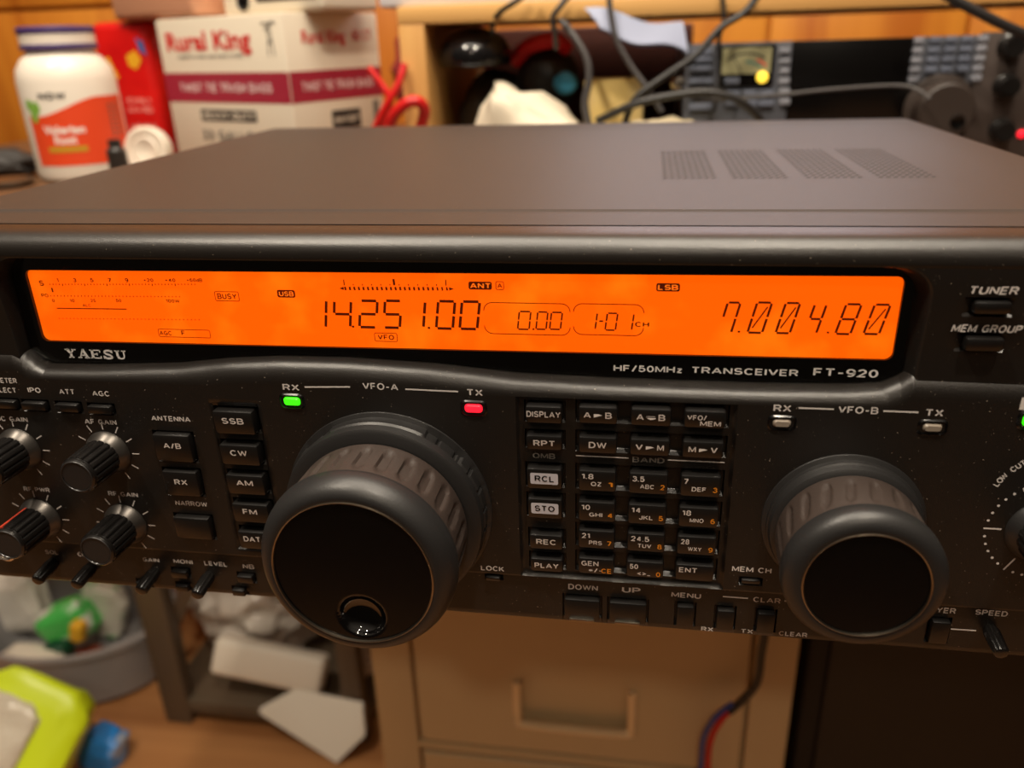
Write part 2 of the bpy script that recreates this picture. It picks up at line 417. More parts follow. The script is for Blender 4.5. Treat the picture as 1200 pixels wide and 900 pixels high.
low = [(26.8, 38.8, -124.2, -133.2), (42, 54.4, -124.2, -133), (64.4, 70, -124, -132.8), (77.4, 83, -124.4, -132.9), (90.4, 96, -124.4, -132.9), (143.6, 149.2, -122.6, -131.5), (-118.4, -112.2, -125.2, -128.6), (-92.4, -86.4, -125.2, -128.6), (-134, -129, -131.6, -134.6), (-118, -113, -131.6, -134.6), (-95.5, -90.5, -131.6, -134.6)]
bars = [(0, 5, -117.4, -119.3), (84, 90, -111.3, -113.2)]
WELLS = [(30.4, 76.4, a+.7, b-.9) for a, b in kz]+[(a-.8, b+.8, c+.6, e-.8) for a, b, c, e in lk+ant+small+low+bars]+[(a-.8, b+.8, c+.6, e-.7) for a, b, c, e in mode]
POCK = [(-90.4, -72.6, -56, -114, .9), (12, 78.6, -47.5, -116.5, 1.2)]
xs = set([-205, 205]); x = -205
while x < 205: xs.add(round(x, 2)); x += 2.2
for a, b, c, e in WELLS: xs |= {a, b, a+.3, b-.3}
for a, b, c, e, dd in POCK: xs |= {a, a+.7, b, b-.7, a+1.4, b-1.4}
for i in range(40): xs.add(-158+i*.25); xs.add(117+i*.25)
xs = sorted(xs); xs = [x for i, x in enumerate(xs) if i == 0 or x-xs[i-1] > .04]
zs = set(); z = -50.5
while z > -133: zs.add(round(z, 2)); z -= 2.0
for a, b, c, e in WELLS: zs |= {c, e, c-.3, e+.45, e+.9}
for a, b, c, e, dd in POCK:
    if c < -51: zs |= {c, c-.7}
    zs |= {e, e+.7}
zs |= {-116.4, -116.9, -117.5}
zs = sorted((z for z in zs if -133.2 < z < -50.4), reverse=True); zs = [z for i, z in enumerate(zs) if i == 0 or zs[i-1]-z > .04]
def depth(x, z):
    y = -8+1.6*smooth((-116.4-z)/1.1)
    for a, b, c, e, dd in POCK:
        t = min(x-a, b-x, c-z, z-e)
        if t > 0: y += dd*smooth(t/1.2)
    for a, b, c, e in WELLS:
        t = min(x-a, b-x, c-z, (z-e)*.32)
        if t > 1e-6: y += 1.7*min(1, t/.28)
    return y
rows = []
prof = [(1.2, 0), (-1.8, -.05), (-3.6, -.35), (-5, -1.0), (-6.1, -1.9), (-6.9, -3.0), (-7.5, -4.2), (-7.85, -5.4), (-8, -6.6)]
def room(x): return min(1, (lip(x)+50.2)/6.6)
for py, dz in prof: rows.append([(x, py, lip(x)+dz*room(x)) for x in xs])
for t in (.35, .7, 1):
    row = []
    for x in xs:
        z = (lip(x)-6.6*room(x))*(1-t)+(-50.4)*t; row.append((x, depth(x, z), z))
    rows.append(row)
for z in zs: rows.append([(x, depth(x, z), z) for x in xs])
for py, z in ((-6.4, -133.4), (-6.2, -134.8), (-5.2, -135.8), (-3.4, -136.3), (9, -136.4)): rows.append([(x, py+(depth(x, -133.6)+6.4 if py < -6 else 0), z) for x in xs])
m = M().grid(rows)
# upper part: rolled bezel over the recessed window, plain fields left and right of it
xs2 = set(); x = -205
while x <= 205: xs2.add(round(x, 2)); x += 2.5
for i in range(70): xs2.add(-159+i*.2); xs2.add(114+i*.25)
xs2 = sorted(xs2)
def sdf(x, z, x0, x1, z0, z1, r):
    dx = max(x0+r-x, x-(x1-r)); dz = max(z0+r-z, z-(z1-r))
    return r-(math.hypot(max(dx, 0), max(dz, 0))+min(max(dx, dz), 0))
tb = [(-144.9+290, 0)]
up = [(6.4, -.6), (2, -.7), (-2, -1.0), (-4.4, -1.8), (-6.2, -3), (-7.4, -4.6), (-7.9, -6.2), (-8, -7.4), (-8, -8.2)]
rows = [[(x, y, z) for x in xs2] for y, z in up]
z = -8.4
zz = []
while z > -13: zz.append(z); z -= .3
while z > -50: zz.append(z); z -= .8
TB = [(137.1, 146.6, -17.3, -21.0), (136.7, 146.7, -27.5, -31.6)]
def updepth(x, z):
    base = -7.9+1.6*smooth((-z-9)/28)
    d = sdf(x, z, -157.5, 127, -70, -8.4, 9)
    wt = 1.2+3.2*smooth((x-112)/10)
    y = base+(1.6-base)*smooth(d/wt)
    for a, b, c, e in TB:
        t = min(x-a+.8, b+.8-x, c+.6-z, z-e+.8)
        if t > 0: y += 1.7*min(1, t/.3)
    return y
for z in zz: rows.append([(x, updepth(x, z), z) for x in xs2])
m.grid(rows)
m.add([(-205, 9, -1), (-205, -2, -1.1), (-205, -7, -4), (-205, -8, -130), (-205, 9, -136)], [(0, 1, 2, 3, 4)], 0, False)
m.add([(205, 9, -1), (205, -2, -1.1), (205, -7, -4), (205, -8, -130), (205, 9, -136)], [(4, 3, 2, 1, 0)], 0, False)
# printed lettering on the panel
T = m.text
for s, p, h, w in (('METER', (-163.6,-51.1), 1.9, 8.2), ('SELECT', (-165.7,-54.7), 1.9, 9.6), ('IPO', (-153.8,-54.3), 1.9, 4.9), ('ATT', (-141.6,-54.4), 1.9, 5.6), ('AGC', (-129.0,-54.6), 1.9, 6.2),
        ('MIC GAIN', (-166.4,-65.7), 1.9, 13.5), ('AF GAIN', (-131.7,-65.3), 1.9, 12), ('RF PWR', (-164.2,-93.8), 1.8, 10.4), ('RF GAIN', (-130.0,-93.6), 1.8, 11.4),
        ('ANTENNA', (-105.2,-62.9), 1.9, 14.2), ('NARROW', (-104.3,-95.8), 1.9, 12)): T(s, p, h, w)
for s, p, h, w in (('RX', (-60.7,-49.8), 2.2, 5.6), ('VFO-A', (-30.8,-48.4), 2.3, 11.6), ('TX', (-0.5,-49.3), 2.2, 4.8), ('RX', (91.0,-50.8), 2.2, 5.0), ('VFO-B', (112.0,-50.5), 2.2, 11), ('TX', (132.6,-50.5), 2.2, 4.6),
        ('LOCK', (2.4,-114.3), 2, 8), ('QMB', (20.5,-70.8), 1.9, 7.2), ('BAND', (53.1,-70.5), 2, 9.8), ('MEM CH', (87.0,-107.8), 2, 12.2)): T(s, p, h, w, y=-7.0 if s in ('QMB', 'BAND') else -8.06, mat=2 if s in ('QMB', 'BAND') else 1)  # the two group titles under the keys get the shade-darkened ink
m.line((-56.0,-49.5), (-40.8,-48.9), .5, -8.06); m.line((-22.7,-49.0), (-5.8,-49.2), .5, -8.06)
m.line((95.5,-50.5), (105.3,-50.5), .5, -8.06); m.line((118.8,-50.5), (128.2,-50.5), .5, -8.06)
m.line((30.6, -70.2), (47, -70.2), .4, -6.9); m.line((59, -70.2), (76, -70.2), .4, -6.9)
LY = -6.46
for s, p, h, w in (('SQL', (-167.3,-122.1), 1.8, 5.2), ('COMP', (-152.8,-122.1), 1.8, 7.2), ('GAIN', (-126.5,-122.3), 1.8, 6.6), ('MONI', (-113.6,-122.0), 1.9, 7.6), ('LEVEL', (-100.8,-121.9), 1.9, 8.8), ('NB', (-88.0,-122.1), 1.9, 4.4),
        ('DOWN', (33, -120.6), 2.2, 10), ('UP', (49, -120.3), 2.2, 6.4), ('MENU', (67.2, -120.8), 2, 9.6), ('CLAR', (93, -120.4), 2, 8.6),
        ('RX', (74.8,-134.0), 1.7, 4), ('TX', (87.8,-133.6), 1.7, 3.8), ('CLEAR', (102.5,-133.3), 1.8, 9), ('KEYER', (145.6,-119.4), 2.1, 9.6), ('SPEED', (160.8,-119.1), 2, 9.4)): T(s, p, h, w, y=LY, mat=1)
m.line((79, -120.2), (87, -120.2), .5, LY); m.line((98.5, -120.2), (104, -120.2), .5, LY); m.line((150.1,-126.4), (157.6,-126.3), .5, LY)
for s, p, w in (('TUNER', (141.6, -14.4), 11.9), ('MEM GROUP', (142.0, -25.3), 17.6)): T(s, p, 2.2, w, y=-7.96 if s == 'TUNER' else -7.3, shear=.2)
def ticks(cx, cz, r0, r1, n=11, a0=-60, a1=240):
    for i in range(n):
        t = math.radians(a0+(a1-a0)*i/(n-1)); m.line((cx+r0*math.cos(t), cz+r0*math.sin(t)), (cx+r1*math.cos(t), cz+r1*math.sin(t)), .38, -8.06)
KN = [(-131.5, -77), (-166, -77.5), (-166, -106), (-131.8, -106)]
for cx, cz in KN: ticks(cx, cz, 8.9, 11.6)
DX, DZ = 168.5, -87.5                         # filter dial by the right edge, with its dotted scale
for i in range(25):
    t = math.radians(60+240*i/24)
    if i % 6 == 0: m.line((DX+11.4*math.cos(t), DZ+11.4*math.sin(t)), (DX+16.4*math.cos(t), DZ+16.4*math.sin(t)), .5, -8.06)
    else: m.flat([(DX+15.8*math.cos(t)+.42*math.cos(k), DZ+15.8*math.sin(t)+.42*math.sin(k)) for k in [j*math.pi/4 for j in range(8)]], -8.06, 1)
for i, ch in enumerate('LOW CUT'):
    if ch != ' ':
        t = math.radians(155-4.5*i); T(ch, (171+20*math.cos(t), -81+20*math.sin(t)), 1.8, None, rz=t-math.pi/2)
m.flat(rr(154.3, 162, -48.6, -44.8, .3), -8.06, 1)
m.build('front_panel', [case, inkw, inkshade], rad)

# display window: black mask with the maker's lettering, lcd behind, clear pane in front
pane = M().prism(rr(-157, 126.4, -49, -8.9, 8, 8), -1.6, -1.1)
win = M(); o = rr(-157.2, 126.6, -49, -8.7, 8, 8); i_ = rr(-151.6, 121.2, -38.4, -13.6, 2.2, 8)
i_ = [(x, z+(-.45 if x < -15 else .45)*abs(x+15)/136*1.6) for x, z in i_]
n = len(o); win.add([(p[0], -.8, p[1]) for p in o]+[(p[0], -.8, p[1]) for p in i_]+[(p[0], .5, p[1]) for p in i_], [(k, (k+1) % n, n+(k+1) % n, n+k) for k in range(n)]+[(n+k, n+(k+1) % n, 2*n+(k+1) % n, 2*n+k) for k in range(n)], 0, False)
for s, p, h, w in (('HF/50MHz', (51.85,-42.29), 2.1, 20.5), ('TRANSCEIVER', (80.29,-42.18), 2.1, 30.5), ('FT-920', (108.74,-41.64), 2.5, 18)): pane.text(s, p, h, w, y=-1.66)
cx, cz = (-132.29,-42.99); ww = 4.5; hh = 3.2; st = .95; sl = .42    # broad slab-serif capitals
def bar(x, a, b, t): pane.line((x+a[0], cz+a[1]), (x+b[0], cz+b[1]), t, -1.66)
for k, ch in enumerate('YAESU'):
    x = cx+(k-2)*4.62-ww/2+.25; w_ = 4.1; t, b = hh/2, -hh/2
    if ch == 'Y': bar(x, (.7, t), (w_/2, 0), .95); bar(x, (w_-.7, t), (w_/2, 0), .5); bar(x, (w_/2, .2), (w_/2, b), st); bar(x, (0, t-.2), (1.8, t-.2), sl); bar(x, (w_-1.6, t-.2), (w_, t-.2), sl); bar(x, (w_/2-1, b+.2), (w_/2+1, b+.2), sl)
    if ch == 'A': bar(x, (.6, b), (w_/2, t), .5); bar(x, (w_-.6, b), (w_/2, t), .95); bar(x, (1.1, -.5), (w_-1.1, -.5), .42); bar(x, (-.1, b+.2), (1.4, b+.2), sl); bar(x, (w_-1.7, b+.2), (w_+.1, b+.2), sl)
    if ch == 'E': bar(x, (.9, b), (.9, t), st); bar(x, (0, t-.2), (w_-.1, t-.2), sl); bar(x, (0, b+.2), (w_, b+.2), sl); bar(x, (.9, 0), (2.6, 0), .42); bar(x, (w_-.3, t), (w_-.3, t-1), .4); bar(x, (w_-.2, b), (w_-.2, b+1), .4); bar(x, (2.6, .5), (2.6, -.5), .4)
    if ch == 'S':
        pts = [(3.6, t-.75), (2.9, t-.22), (1.6, t-.2), (.7, t-.7), (1, .35), (2.9, -.3), (3.5, -.95), (2.8, b+.22), (1.3, b+.2), (.5, b+.8)]
        for a, b_ in zip(pts, pts[1:]): bar(x, a, b_, .72)
        bar(x, (3.65, t), (3.65, t-1.1), .35); bar(x, (.4, b), (.4, b+1.1), .35)
    if ch == 'U':
        pts = [(.9, t), (.9, -.6), (1.4, b+.35), (2.2, b+.2), (3, b+.4), (3.3, -.6), (3.3, t)]
        for q, (a, b_) in enumerate(zip(pts, pts[1:])): bar(x, a, b_, .9 if q < 2 else .5)
        bar(x, (0, t-.2), (1.8, t-.2), sl); bar(x, (2.5, t-.2), (w_, t-.2), sl)
win = win.build('display_window', [smokem, inkw], rad)
lc = M().add([(-154, .3, -42), (124, .3, -42), (124, .3, -11), (-154, .3, -11)], [(0, 1, 2, 3)], 0, False)
SY = .22
SEG = {'0': 'abcdef', '1': 'bc', '2': 'abdeg', '4': 'bcfg', '5': 'acdfg', '7': 'abcf', '8': 'abcdefg', '-': 'g', '/': 'abcdefs'}
def seven(ch, bl, tr, th=.5, sl=.12, mt=1, only=None):
    x0, z0 = bl; x1, z1 = tr; h = z1-z0; w = x1-x0-h*sl; g = th*.28
    def P(u, v): return (x0+u*w+v*h*sl, z0+v*h)
    k = g/h; kw = g/max(w, .1)*1.6
    L_ = {'a': (P(kw, 1), P(1-kw, 1)), 'd': (P(kw, 0), P(1-kw, 0)), 'g': (P(kw, .5), P(1-kw, .5)), 'f': (P(0, .5+k*1.4), P(0, 1-k*1.4)), 'e': (P(0, k*1.4), P(0, .5-k*1.4)), 'b': (P(1, .5+k*1.4), P(1, 1-k*1.4)), 'c': (P(1, k*1.4), P(1, .5-k*1.4)), 's': (P(.22, .16), P(.8, .86))}
    for q in only or SEG[ch]: lc.line(L_[q][0], L_[q][1], th*(.6 if q == 's' else 1), SY, mt)
for ch, bl, tr in (('1', (-53.77,-32.23), (-48.61,-23.05)), ('4', (-47.15,-31.92), (-40.49,-23.17)), ('2', (-38.62,-31.72), (-31.87,-23.01)), ('5', (-30.62,-31.67), (-24.16,-22.87)), ('1', (-21.58,-31.45), (-16.54,-22.87)), ('0', (-13.62,-31.54), (-7.11,-22.69)), ('0', (-6.13,-31.50), (0.62,-22.68))): seven(ch, bl, tr, .88, .14, only='bc' if ch == '1' else ('bcfg' if ch == '4' else None))
for p in ((-40.73,-31.63), (-15.94,-31.46)): lc.flat(rr(p[0]-.4, p[0]+.4, p[1]-.35, p[1]+.35, .2, 2), SY, 1)
for ch, bl, tr in (('0', (12.09,-31.19), (16.30,-25.49)), ('0', (17.76,-31.05), (21.50,-25.52)), ('0', (21.96,-30.95), (25.90,-25.56)), ('1', (33.37,-30.67), (36.40,-25.47)), ('-', (36.46,-30.60), (38.69,-25.43)), ('0', (38.77,-30.81), (42.48,-25.48)), ('1', (44.37,-30.67), (47.27,-25.51))): seven(ch, bl, tr, .5, .12)
p = (16.97,-31.07); lc.flat(rr(p[0]-.3, p[0]+.3, p[1]-.3, p[1]+.3, .2, 2), SY, 1)
for ch, bl, tr in (('7', (72.07,-30.79), (77.70,-21.50)), ('/', (80.34,-30.58), (86.50,-21.33)), ('/', (88.30,-30.51), (94.27,-21.32)), ('4', (96.40,-30.44), (101.53,-21.56)), ('8', (104.89,-30.35), (110.96,-21.38)), ('/', (112.57,-30.16), (118.70,-21.35))): seven(ch, bl, tr, .7, .22)
for p in ((77.90,-30.38), (102.85,-30.01)): lc.flat(rr(p[0]-.35, p[0]+.35, p[1]-.3, p[1]+.3, .2, 2), SY, 1)
for s, p, h, w in (('S', (-147.27,-18.97), 1.9, 1.7), ('1', (-141.01,-17.86), 1.4, .6), ('3', (-134.76,-17.77), 1.4, 1.2), ('5', (-128.56,-17.68), 1.4, 1.2), ('7', (-122.10,-17.59), 1.4, 1.2), ('9', (-116.00,-17.51), 1.4, 1.2), ('+20', (-108.28,-17.40), 1.2, 3.4), ('+40', (-100.63,-17.29), 1.2, 3.6), ('+60dB', (-92.17,-17.17), 1.2, 5.4),
        ('PO', (-147.22,-23.22), 1.3, 2.6), ('0', (-144.53,-24.95), 1.1, 1), ('10', (-137.57,-24.82), 1.1, 1.8), ('25', (-129.88,-24.68), 1.1, 2), ('50', (-120.56,-24.51), 1.1, 2), ('100W', (-101.20,-24.30), 1.2, 4.8), ('ALC', (-132.64,-26.35), 1, 3), ('BUSY', (-81.98,-22.38), 1.9, 6.6), ('AGC', (-106.13,-35.43), 1.6, 4.3), ('F', (-99.83,-35.27), 1.7, 1.2), ('VFO', (-30.23,-34.94), 1.7, 5.4), ('CH', (49.75,-28.79), 1.6, 4.2), ('A', (7.01,-17.48), 1.5, 1.5)): lc.text(s, p, h, w, y=SY, mat=1 if s in ('CH',) else 2, bold=.026)
for a, b, nn in (((-144.24,-19.36), (-92.30,-18.58), 46), ((-145.03,-23.33), (-98.50,-22.81), 38), ((-144.04,-31.22), (-93.14,-30.53), 38)):
    for k in range(nn):
        t = k/(nn-1); px = a[0]+(b[0]-a[0])*t; pz = a[1]+(b[1]-a[1])*t; hgt = .55 if k % 7 == 4 and nn == 46 else .2
        lc.flat([(px-.16, pz-hgt), (px+.16, pz-hgt), (px+.16, pz+.25), (px-.16, pz+.25)], SY, 2)
lc.line((-143.94,-20.53), (-143.87,-21.99), .6, SY, 1); lc.line((-144.00,-27.62), (-118.32,-27.40), .35, SY, 2)
def lbox(p, w, h, fill=None, mt=2, t=.22):
    lp = rr(p[0]-w/2, p[0]+w/2, p[1]-h/2, p[1]+h/2, .6, 4)
    if fill is not None: lc.flat(lp, SY, fill)
    else: lc.frame(lp, t, SY, mt)
lbox((-81.98,-22.38), 8.4, 3.3); lbox((-99.40,-35.41), 18.6, 2.9); lbox((-30.23,-34.94), 7.6, 3); lbox((7.01,-17.48), 2.6, 2.7)
for s, p, w in (('USB', (-61.69,-21.18), 6), ('ANT', (0.98,-17.57), 7.2), ('LSB', (56.87,-17.23), 6.8)):
    lbox(p, w, 2.5, 2 if s == 'USB' else 1); lc.text(s, p, 1.6, w-1, y=SY-.06, mat=3)
for a, b in (((1.76,-32.84), (28.22,-22.83)), ((29.24,-32.42), (50.18,-22.68))):
    lp = rr(a[0], b[0], a[1], b[1], 2.6, 6)
    for k in range(len(lp)):
        q, r_ = lp[k], lp[(k+1) % len(lp)]
        if abs((q[1]+r_[1])/2-(a[1]+b[1])/2) < 1.9: continue
        lc.line(q, r_, .26, SY, 1)
a, b = (-41.79,-19.88), (-9.32,-19.48)             # tuning scale with arrow ends
for k in range(23):
    t = k/22; px = a[0]+(b[0]-a[0])*t; pz = a[1]+(b[1]-a[1])*t
    lc.line((px, pz+.2), (px-.15, pz+1.3), .62 if k < 20 else .5, SY, 1)
    if k % 2 == 0: lc.line((px-.3, pz+1.75), (px-.3, pz+(3.6 if k in (0, 22) else 2.2)), .35, SY, 1 if k in (0, 22) else 2)
lc.line(((a[0]+b[0])/2-.4, a[1]+2), ((a[0]+b[0])/2-.5, a[1]+4), .7, SY, 1)
lc.flat([(a[0]-2.1, a[1]+.75), (a[0]-.6, a[1]+.2), (a[0]-.6, a[1]+1.3)], SY, 1); lc.flat([(b[0]+.6, b[1]+.2), (b[0]+2.1, b[1]+.75), (b[0]+.6, b[1]+1.3)], SY, 1)
lc.build('lcd_screen', [lcdm, segm, segf, lcdlight], win)
pane.build('window_pane', [glassm, mat('silver_print', (236, 230, 226), .5)], win)

# keys
def key(name, r, y1=-10.2, y0=-5.5, txt=(), bev=1.0, label=None, slope=.5):
    x0, x1, zt, zb = r; k = M(); k.box(x0, x1, y1, y0, zb, zt, bev)
    k.v = [(p[0], p[1]+slope*(zt-p[2])/(zt-zb) if p[1] < y1+1.2 else p[1], p[2]) for p in k.v]
    for t in txt:
        fx = y1-.08
        k.text(t[0], t[1], t[2], t[3], y=fx, mat=t[4] if len(t) > 4 else 1, bold=.02, xf=lambda p: (p[0], p[1]+slope*(zt-p[2])/(zt-zb), p[2]))
    o = k
    return o, name, label
def fin(kk, parent=rad):
    o, name, label = kk
    ob = o.build(name, [keym, inkw, inko, keywhite, smokem], parent)
    if label: ob['label'] = label
    return ob
for r, s, w in zip(mode, ('SSB', 'CW', 'AM', 'FM', 'DATA'), (7.6, 6, 6, 5.2, 8.6)): fin(key('mode_key', r, -10.6, txt=[(s, ((r[0]+r[1])/2, r[2]-3.4 if s == 'SSB' else r[2]-2.9), 2.2, w)]))
for r, s in zip(ant, ('A/B', 'RX', '')): fin(key('antenna_key' if s else 'narrow_key', r, -10.4, txt=[(s, ((r[0]+r[1])/2+.3, r[2]-4), 2.1, 6.4 if s == 'A/B' else 4.8)] if s else ()))
for r, s, w in zip(lk, ('DISPLAY', 'RPT', 'RCL', 'STO', 'REC', 'PLAY'), (10.4, 6.6, 6, 6.4, 6.4, 8)):
    kk = key('function_key', r, -10.4, txt=[] if s in ('RCL', 'STO') else [(s, ((r[0]+r[1])/2, r[2]-2.6), 2.1, w)])
    if s in ('RCL', 'STO'):
        f_ = lambda p: (p[0], p[1]+.5*(r[2]-p[2])/(r[2]-r[3]), p[2])
        kk[0].flat(rr((r[0]+r[1])/2-4.4, (r[0]+r[1])/2+4.4, r[2]-5.6, r[2]-1.5, .5, 3), -10.48, 3, f_); kk[0].text(s, ((r[0]+r[1])/2, r[2]-3.5), 2.2, w, y=-10.55, mat=4, bold=.02, xf=f_)
    fin(kk)
two = [[('A', 'B'), ('A', 'B'), None], ['DW', ('V', 'M'), ('M', 'V')]]
for i in range(2):
    for j in range(3):
        a, b = kp[0][j]; zt, zb = kz[i]; cx = (a+b)/2; cz = zt-2.7
        t = two[i][j]
        if t is None: tx = [('VFO/', (cx-2.4, zt-2.2), 1.7, 5.6), ('MEM', (cx+1.6, zt-4.1), 1.7, 6)]
        elif isinstance(t, str): tx = [(t, (cx, cz), 2.2, 5.4)]
        else: tx = [(t[0], (cx-3.2, cz), 2.1, 2.2), (t[1], (cx+3.2, cz), 2.1, 2)]
        kk = key('function_key', (a, b, zt, zb), -10.4, txt=tx)
        if isinstance(t, tuple):
            yy = -10.1
            if (i, j) == (0, 1): kk[0].flat([(cx-1.4, cz+.2), (cx+1.4, cz+.2), (cx+.1, cz+.9), (cx-1.4, cz+.5)], yy-.1, 1); kk[0].flat([(cx-1.4, cz-.2), (cx-.1, cz-.9), (cx+1.4, cz-.5), (cx+1.4, cz-.2)], yy-.1, 1)
            else: kk[0].flat([(cx-1.2, cz-.8), (cx+1.3, cz), (cx-1.2, cz+.8)], yy-.1, 1)
        fin(kk)
num = [[('1.8', 'QZ', '1'), ('3.5', 'ABC', '2'), ('7', 'DEF', '3')], [('10', 'GHI', '4'), ('14', 'JKL', '5'), ('18', 'MNO', '6')], [('21', 'PRS', '7'), ('24.5', 'TUV', '8'), ('28', 'WXY', '9')], [('GEN', '*/-', 'CE'), ('50', '<>_', '0'), ('ENT', '', '')]]
for i in range(4):
    for j in range(3):
        a, b = kp[0][j]; zt, zb = kz[i+2]; t1, t2, t3 = num[i][j]
        w1 = {1: 1.3, 2: 2.7, 3: 3.7, 4: 5.9}[len(t1)]
        if t1 in ('GEN', 'ENT'): w1 = 5.6
        tx = [(t1, (a+1.1+w1/2, zt-2), 2, w1)]
        if t2: tx.append((t2, (a+5.6, zt-4.7), 1.6, 3.3 if len(t2) == 2 else 4.2)); tx.append((t3, (b-1.7 if len(t3) == 1 else b-2.6, zt-4.7), 1.9, 1.4 if len(t3) == 1 else 3.2, 2))
        fin(key('number_key', (a, b, zt, zb), -10.4, txt=tx))
for r in small: fin(key('push_button', r, -10, bev=.8))
for r in low[:2]: fin(key('step_key', r, -8.8, bev=.7))
for r in low[2:]: fin(key('push_button', r, -8.6, bev=.6))
for r in bars: fin(key('slim_button', r, -9, bev=.6))
for r in TB: fin(key('push_button', r, -9.4, bev=1.1))
for px, pz in ((32.8, -132.4), (48.2, -132.2)):               # bright lower edge bars of the two step keys
    M().box(px-4.2, px+4.2, -9.1, -8, pz-.5, pz+.5, .2).build('edge_bar', silver, rad)

# indicator lamps
def led(cx, cz, mt, lab=None, w=4.1, h=2.5):
    hx = lambda a, b: [(cx+a, cz), (cx+a*.72, cz+b), (cx-a*.72, cz+b), (cx-a, cz), (cx-a*.72, cz-b), (cx+a*.72, cz-b)]
    m = M(); o = rr(cx-w-1.1, cx+w+1.1, cz-h-.9, cz+h+.9, h*.9, 5); i_ = rr(cx-w, cx+w, cz-h, cz+h, h*.8, 5); n = len(o)
    m.add([(p[0], -7.9, p[1]) for p in o]+[(p[0], -8.5, p[1]) for p in rr(cx-w-.5, cx+w+.5, cz-h-.4, cz+h+.4, h*.85, 5)]+[(p[0], -7.2, p[1]) for p in i_], [(k, (k+1) % n, n+(k+1) % n, n+k) for k in range(n)]+[(n+k, n+(k+1) % n, 2*n+(k+1) % n, 2*n+k) for k in range(n)])
    b = m.build('indicator_lamp', smokem, rad)
    l = M(); lo = rr(cx-w+.1, cx+w-.1, cz-h+.1, cz+h-.1, h*.7, 5); li = rr(cx-w+1, cx+w-1, cz-h+.9, cz+h-.9, h*.45, 5)
    l.add([(p[0], -7.4, p[1]) for p in lo]+[(p[0], -8.9, p[1]) for p in li], [(k, (k+1) % n, n+(k+1) % n, n+k) for k in range(n)]+[tuple(n+k for k in range(n))])
    q = l.build('lens', mt, b)
    if lab: q['label'] = lab
led(-61, -54.7, ledg, 'lit green lens', 3.3, 1.9); led(-1.2, -54.7, ledr, 'lit red lens', 3.3, 1.9); led(91.3, -55.6, ledo, 'unlit grey lens', 3.1, 1.7); led(132.7, -55.1, ledo, 'unlit grey lens', 3.1, 1.7)
led(157.9, -51.8, ledg, 'lit green lens', 2.6, 2.2)

# tuning knobs
def tuning_knob(name, cx, cz, R, yf, yface, rface, y0, ring, ndim, label, dimple, slant=0):
    k = R/32.
    ringp = M()
    def rmod(i, th, r, t):                     # raised pads and finger grooves around the fixed ring
        if i not in (2, 3, 4) or not dimple: return r
        a = math.degrees(th) % 360
        b = (a % 12)/12
        return r-(.9 if .42 < b < .62 and not 60 < a < 118 else 0)-(.8 if (118 < a < 142 or 40 < a < 60) else 0)
    ringp.lathe([(ring+1.5, 0), (ring+1.2, .8), (ring, 1.4), (ring, 2), (ring, (y0-1.5)*.62), (ring-.6, (y0-1.5)*.72), (ring-.2, (y0-1.5)*.8), (ring-.7, y0-.8), (ring-2, y0), (R*.9, y0+.2), (R*.8, y0)], (cx, -8+.3, cz), n=240, mod=rmod)
    base = ringp.build('dial_ring', rimm, None); ob = None
    root = M()
    t0, t1, t2 = y0+.4, (yf-8)-(2.4 if dimple else 5)*k, yface-8
    n = 288
    rows = [(R*.86, t0-.2), (R*.945, t0), (R*.955, t0+.8)]+[(R*.955+(R*.012)*j/14, t0+1+(t1-t0-1.4)*j/14) for j in range(15)]
    def gmod(i, th, r, t):
        u = (t-t0-1)/(t1-t0-1.4); a = th*ndim/(2*math.pi)+slant*(u-.5); f = abs((a % 1)-.5)*2*math.pi*R/ndim
        q = ((f/(2.0*k+.2))**2*1.0+((u-.5)/.4)**4)
        return r-(1.0*k*smooth((1-q)*1.6) if 3 <= i <= 17 else 0)
    root.lathe(rows+[(R*.94, t1-.1)], (cx, -8, cz), n=n, mod=gmod)
    kn = root.build(name, rubber, rad); kn['label'] = label
    base.parent = kn; base.location = (ORG[base.name]-ORG[kn.name])*.001
    tr = yf-8
    prof = [(R*.93, t1-.2), (R*.965, t1), (R*.985, t1+.4*k), (R, t1+1.2*k), (R, tr)]
    for j in range(1, 9):
        a = math.pi/2*j/8; prof.append((rface+.9+(R-rface-.9)*math.cos(a), tr+(t2-tr+.2)*math.sin(a)))
    rim = M().lathe(prof+[(rface+.5, t2+.1), (rface+.2, t2-.6)], (cx, -8, cz), n=160, caps=False)
    rim.build('front_rim', rimm, kn)
    M().lathe([(rface+.5, t2-.3), (rface+.45, t2+.25), (rface+.2, t2+.4), (rface-.05, t2+.25), (rface-.1, t2-.6)], (cx, -8, cz), n=160, caps=False).build('trim_ring', silver, kn)
    f = M(); rf = rface; nr, na = 90, 220; v = []; fs = []; mm = []
    dxy = (1.4, -15.2) if dimple else None
    for i in range(nr+1):
        for j in range(na):
            r = rf*i/nr; a = 2*math.pi*j/na; x, z = r*math.cos(a), r*math.sin(a); y = t2-.35
            if dxy:
                d = math.hypot(x-dxy[0], z-dxy[1])
                if d < 7.2: y -= .15+4.2*math.sqrt(max(0, 1-(d/7.2)**2))
                elif d < 8: y -= .15*smooth((8-d)/.8)
            v.append((cx+x, -8-y, cz+z))
    for i in range(nr):
        for j in range(na):
            f_ = (i*na+j, i*na+(j+1) % na, (i+1)*na+(j+1) % na, (i+1)*na+j); p = v[f_[0]]
            f.f.append(f_[::-1]); f.m.append(1 if dxy and math.hypot(p[0]-cx-dxy[0], p[2]-cz-dxy[1]) < 7.25 else 0); f.sm.append(True)
    f.v = v
    q = f.build('knob_face', [gloss, dimplem], kn, sharp=60)
    if dimple: q['label'] = 'glossy black face with a finger dimple'
    return kn
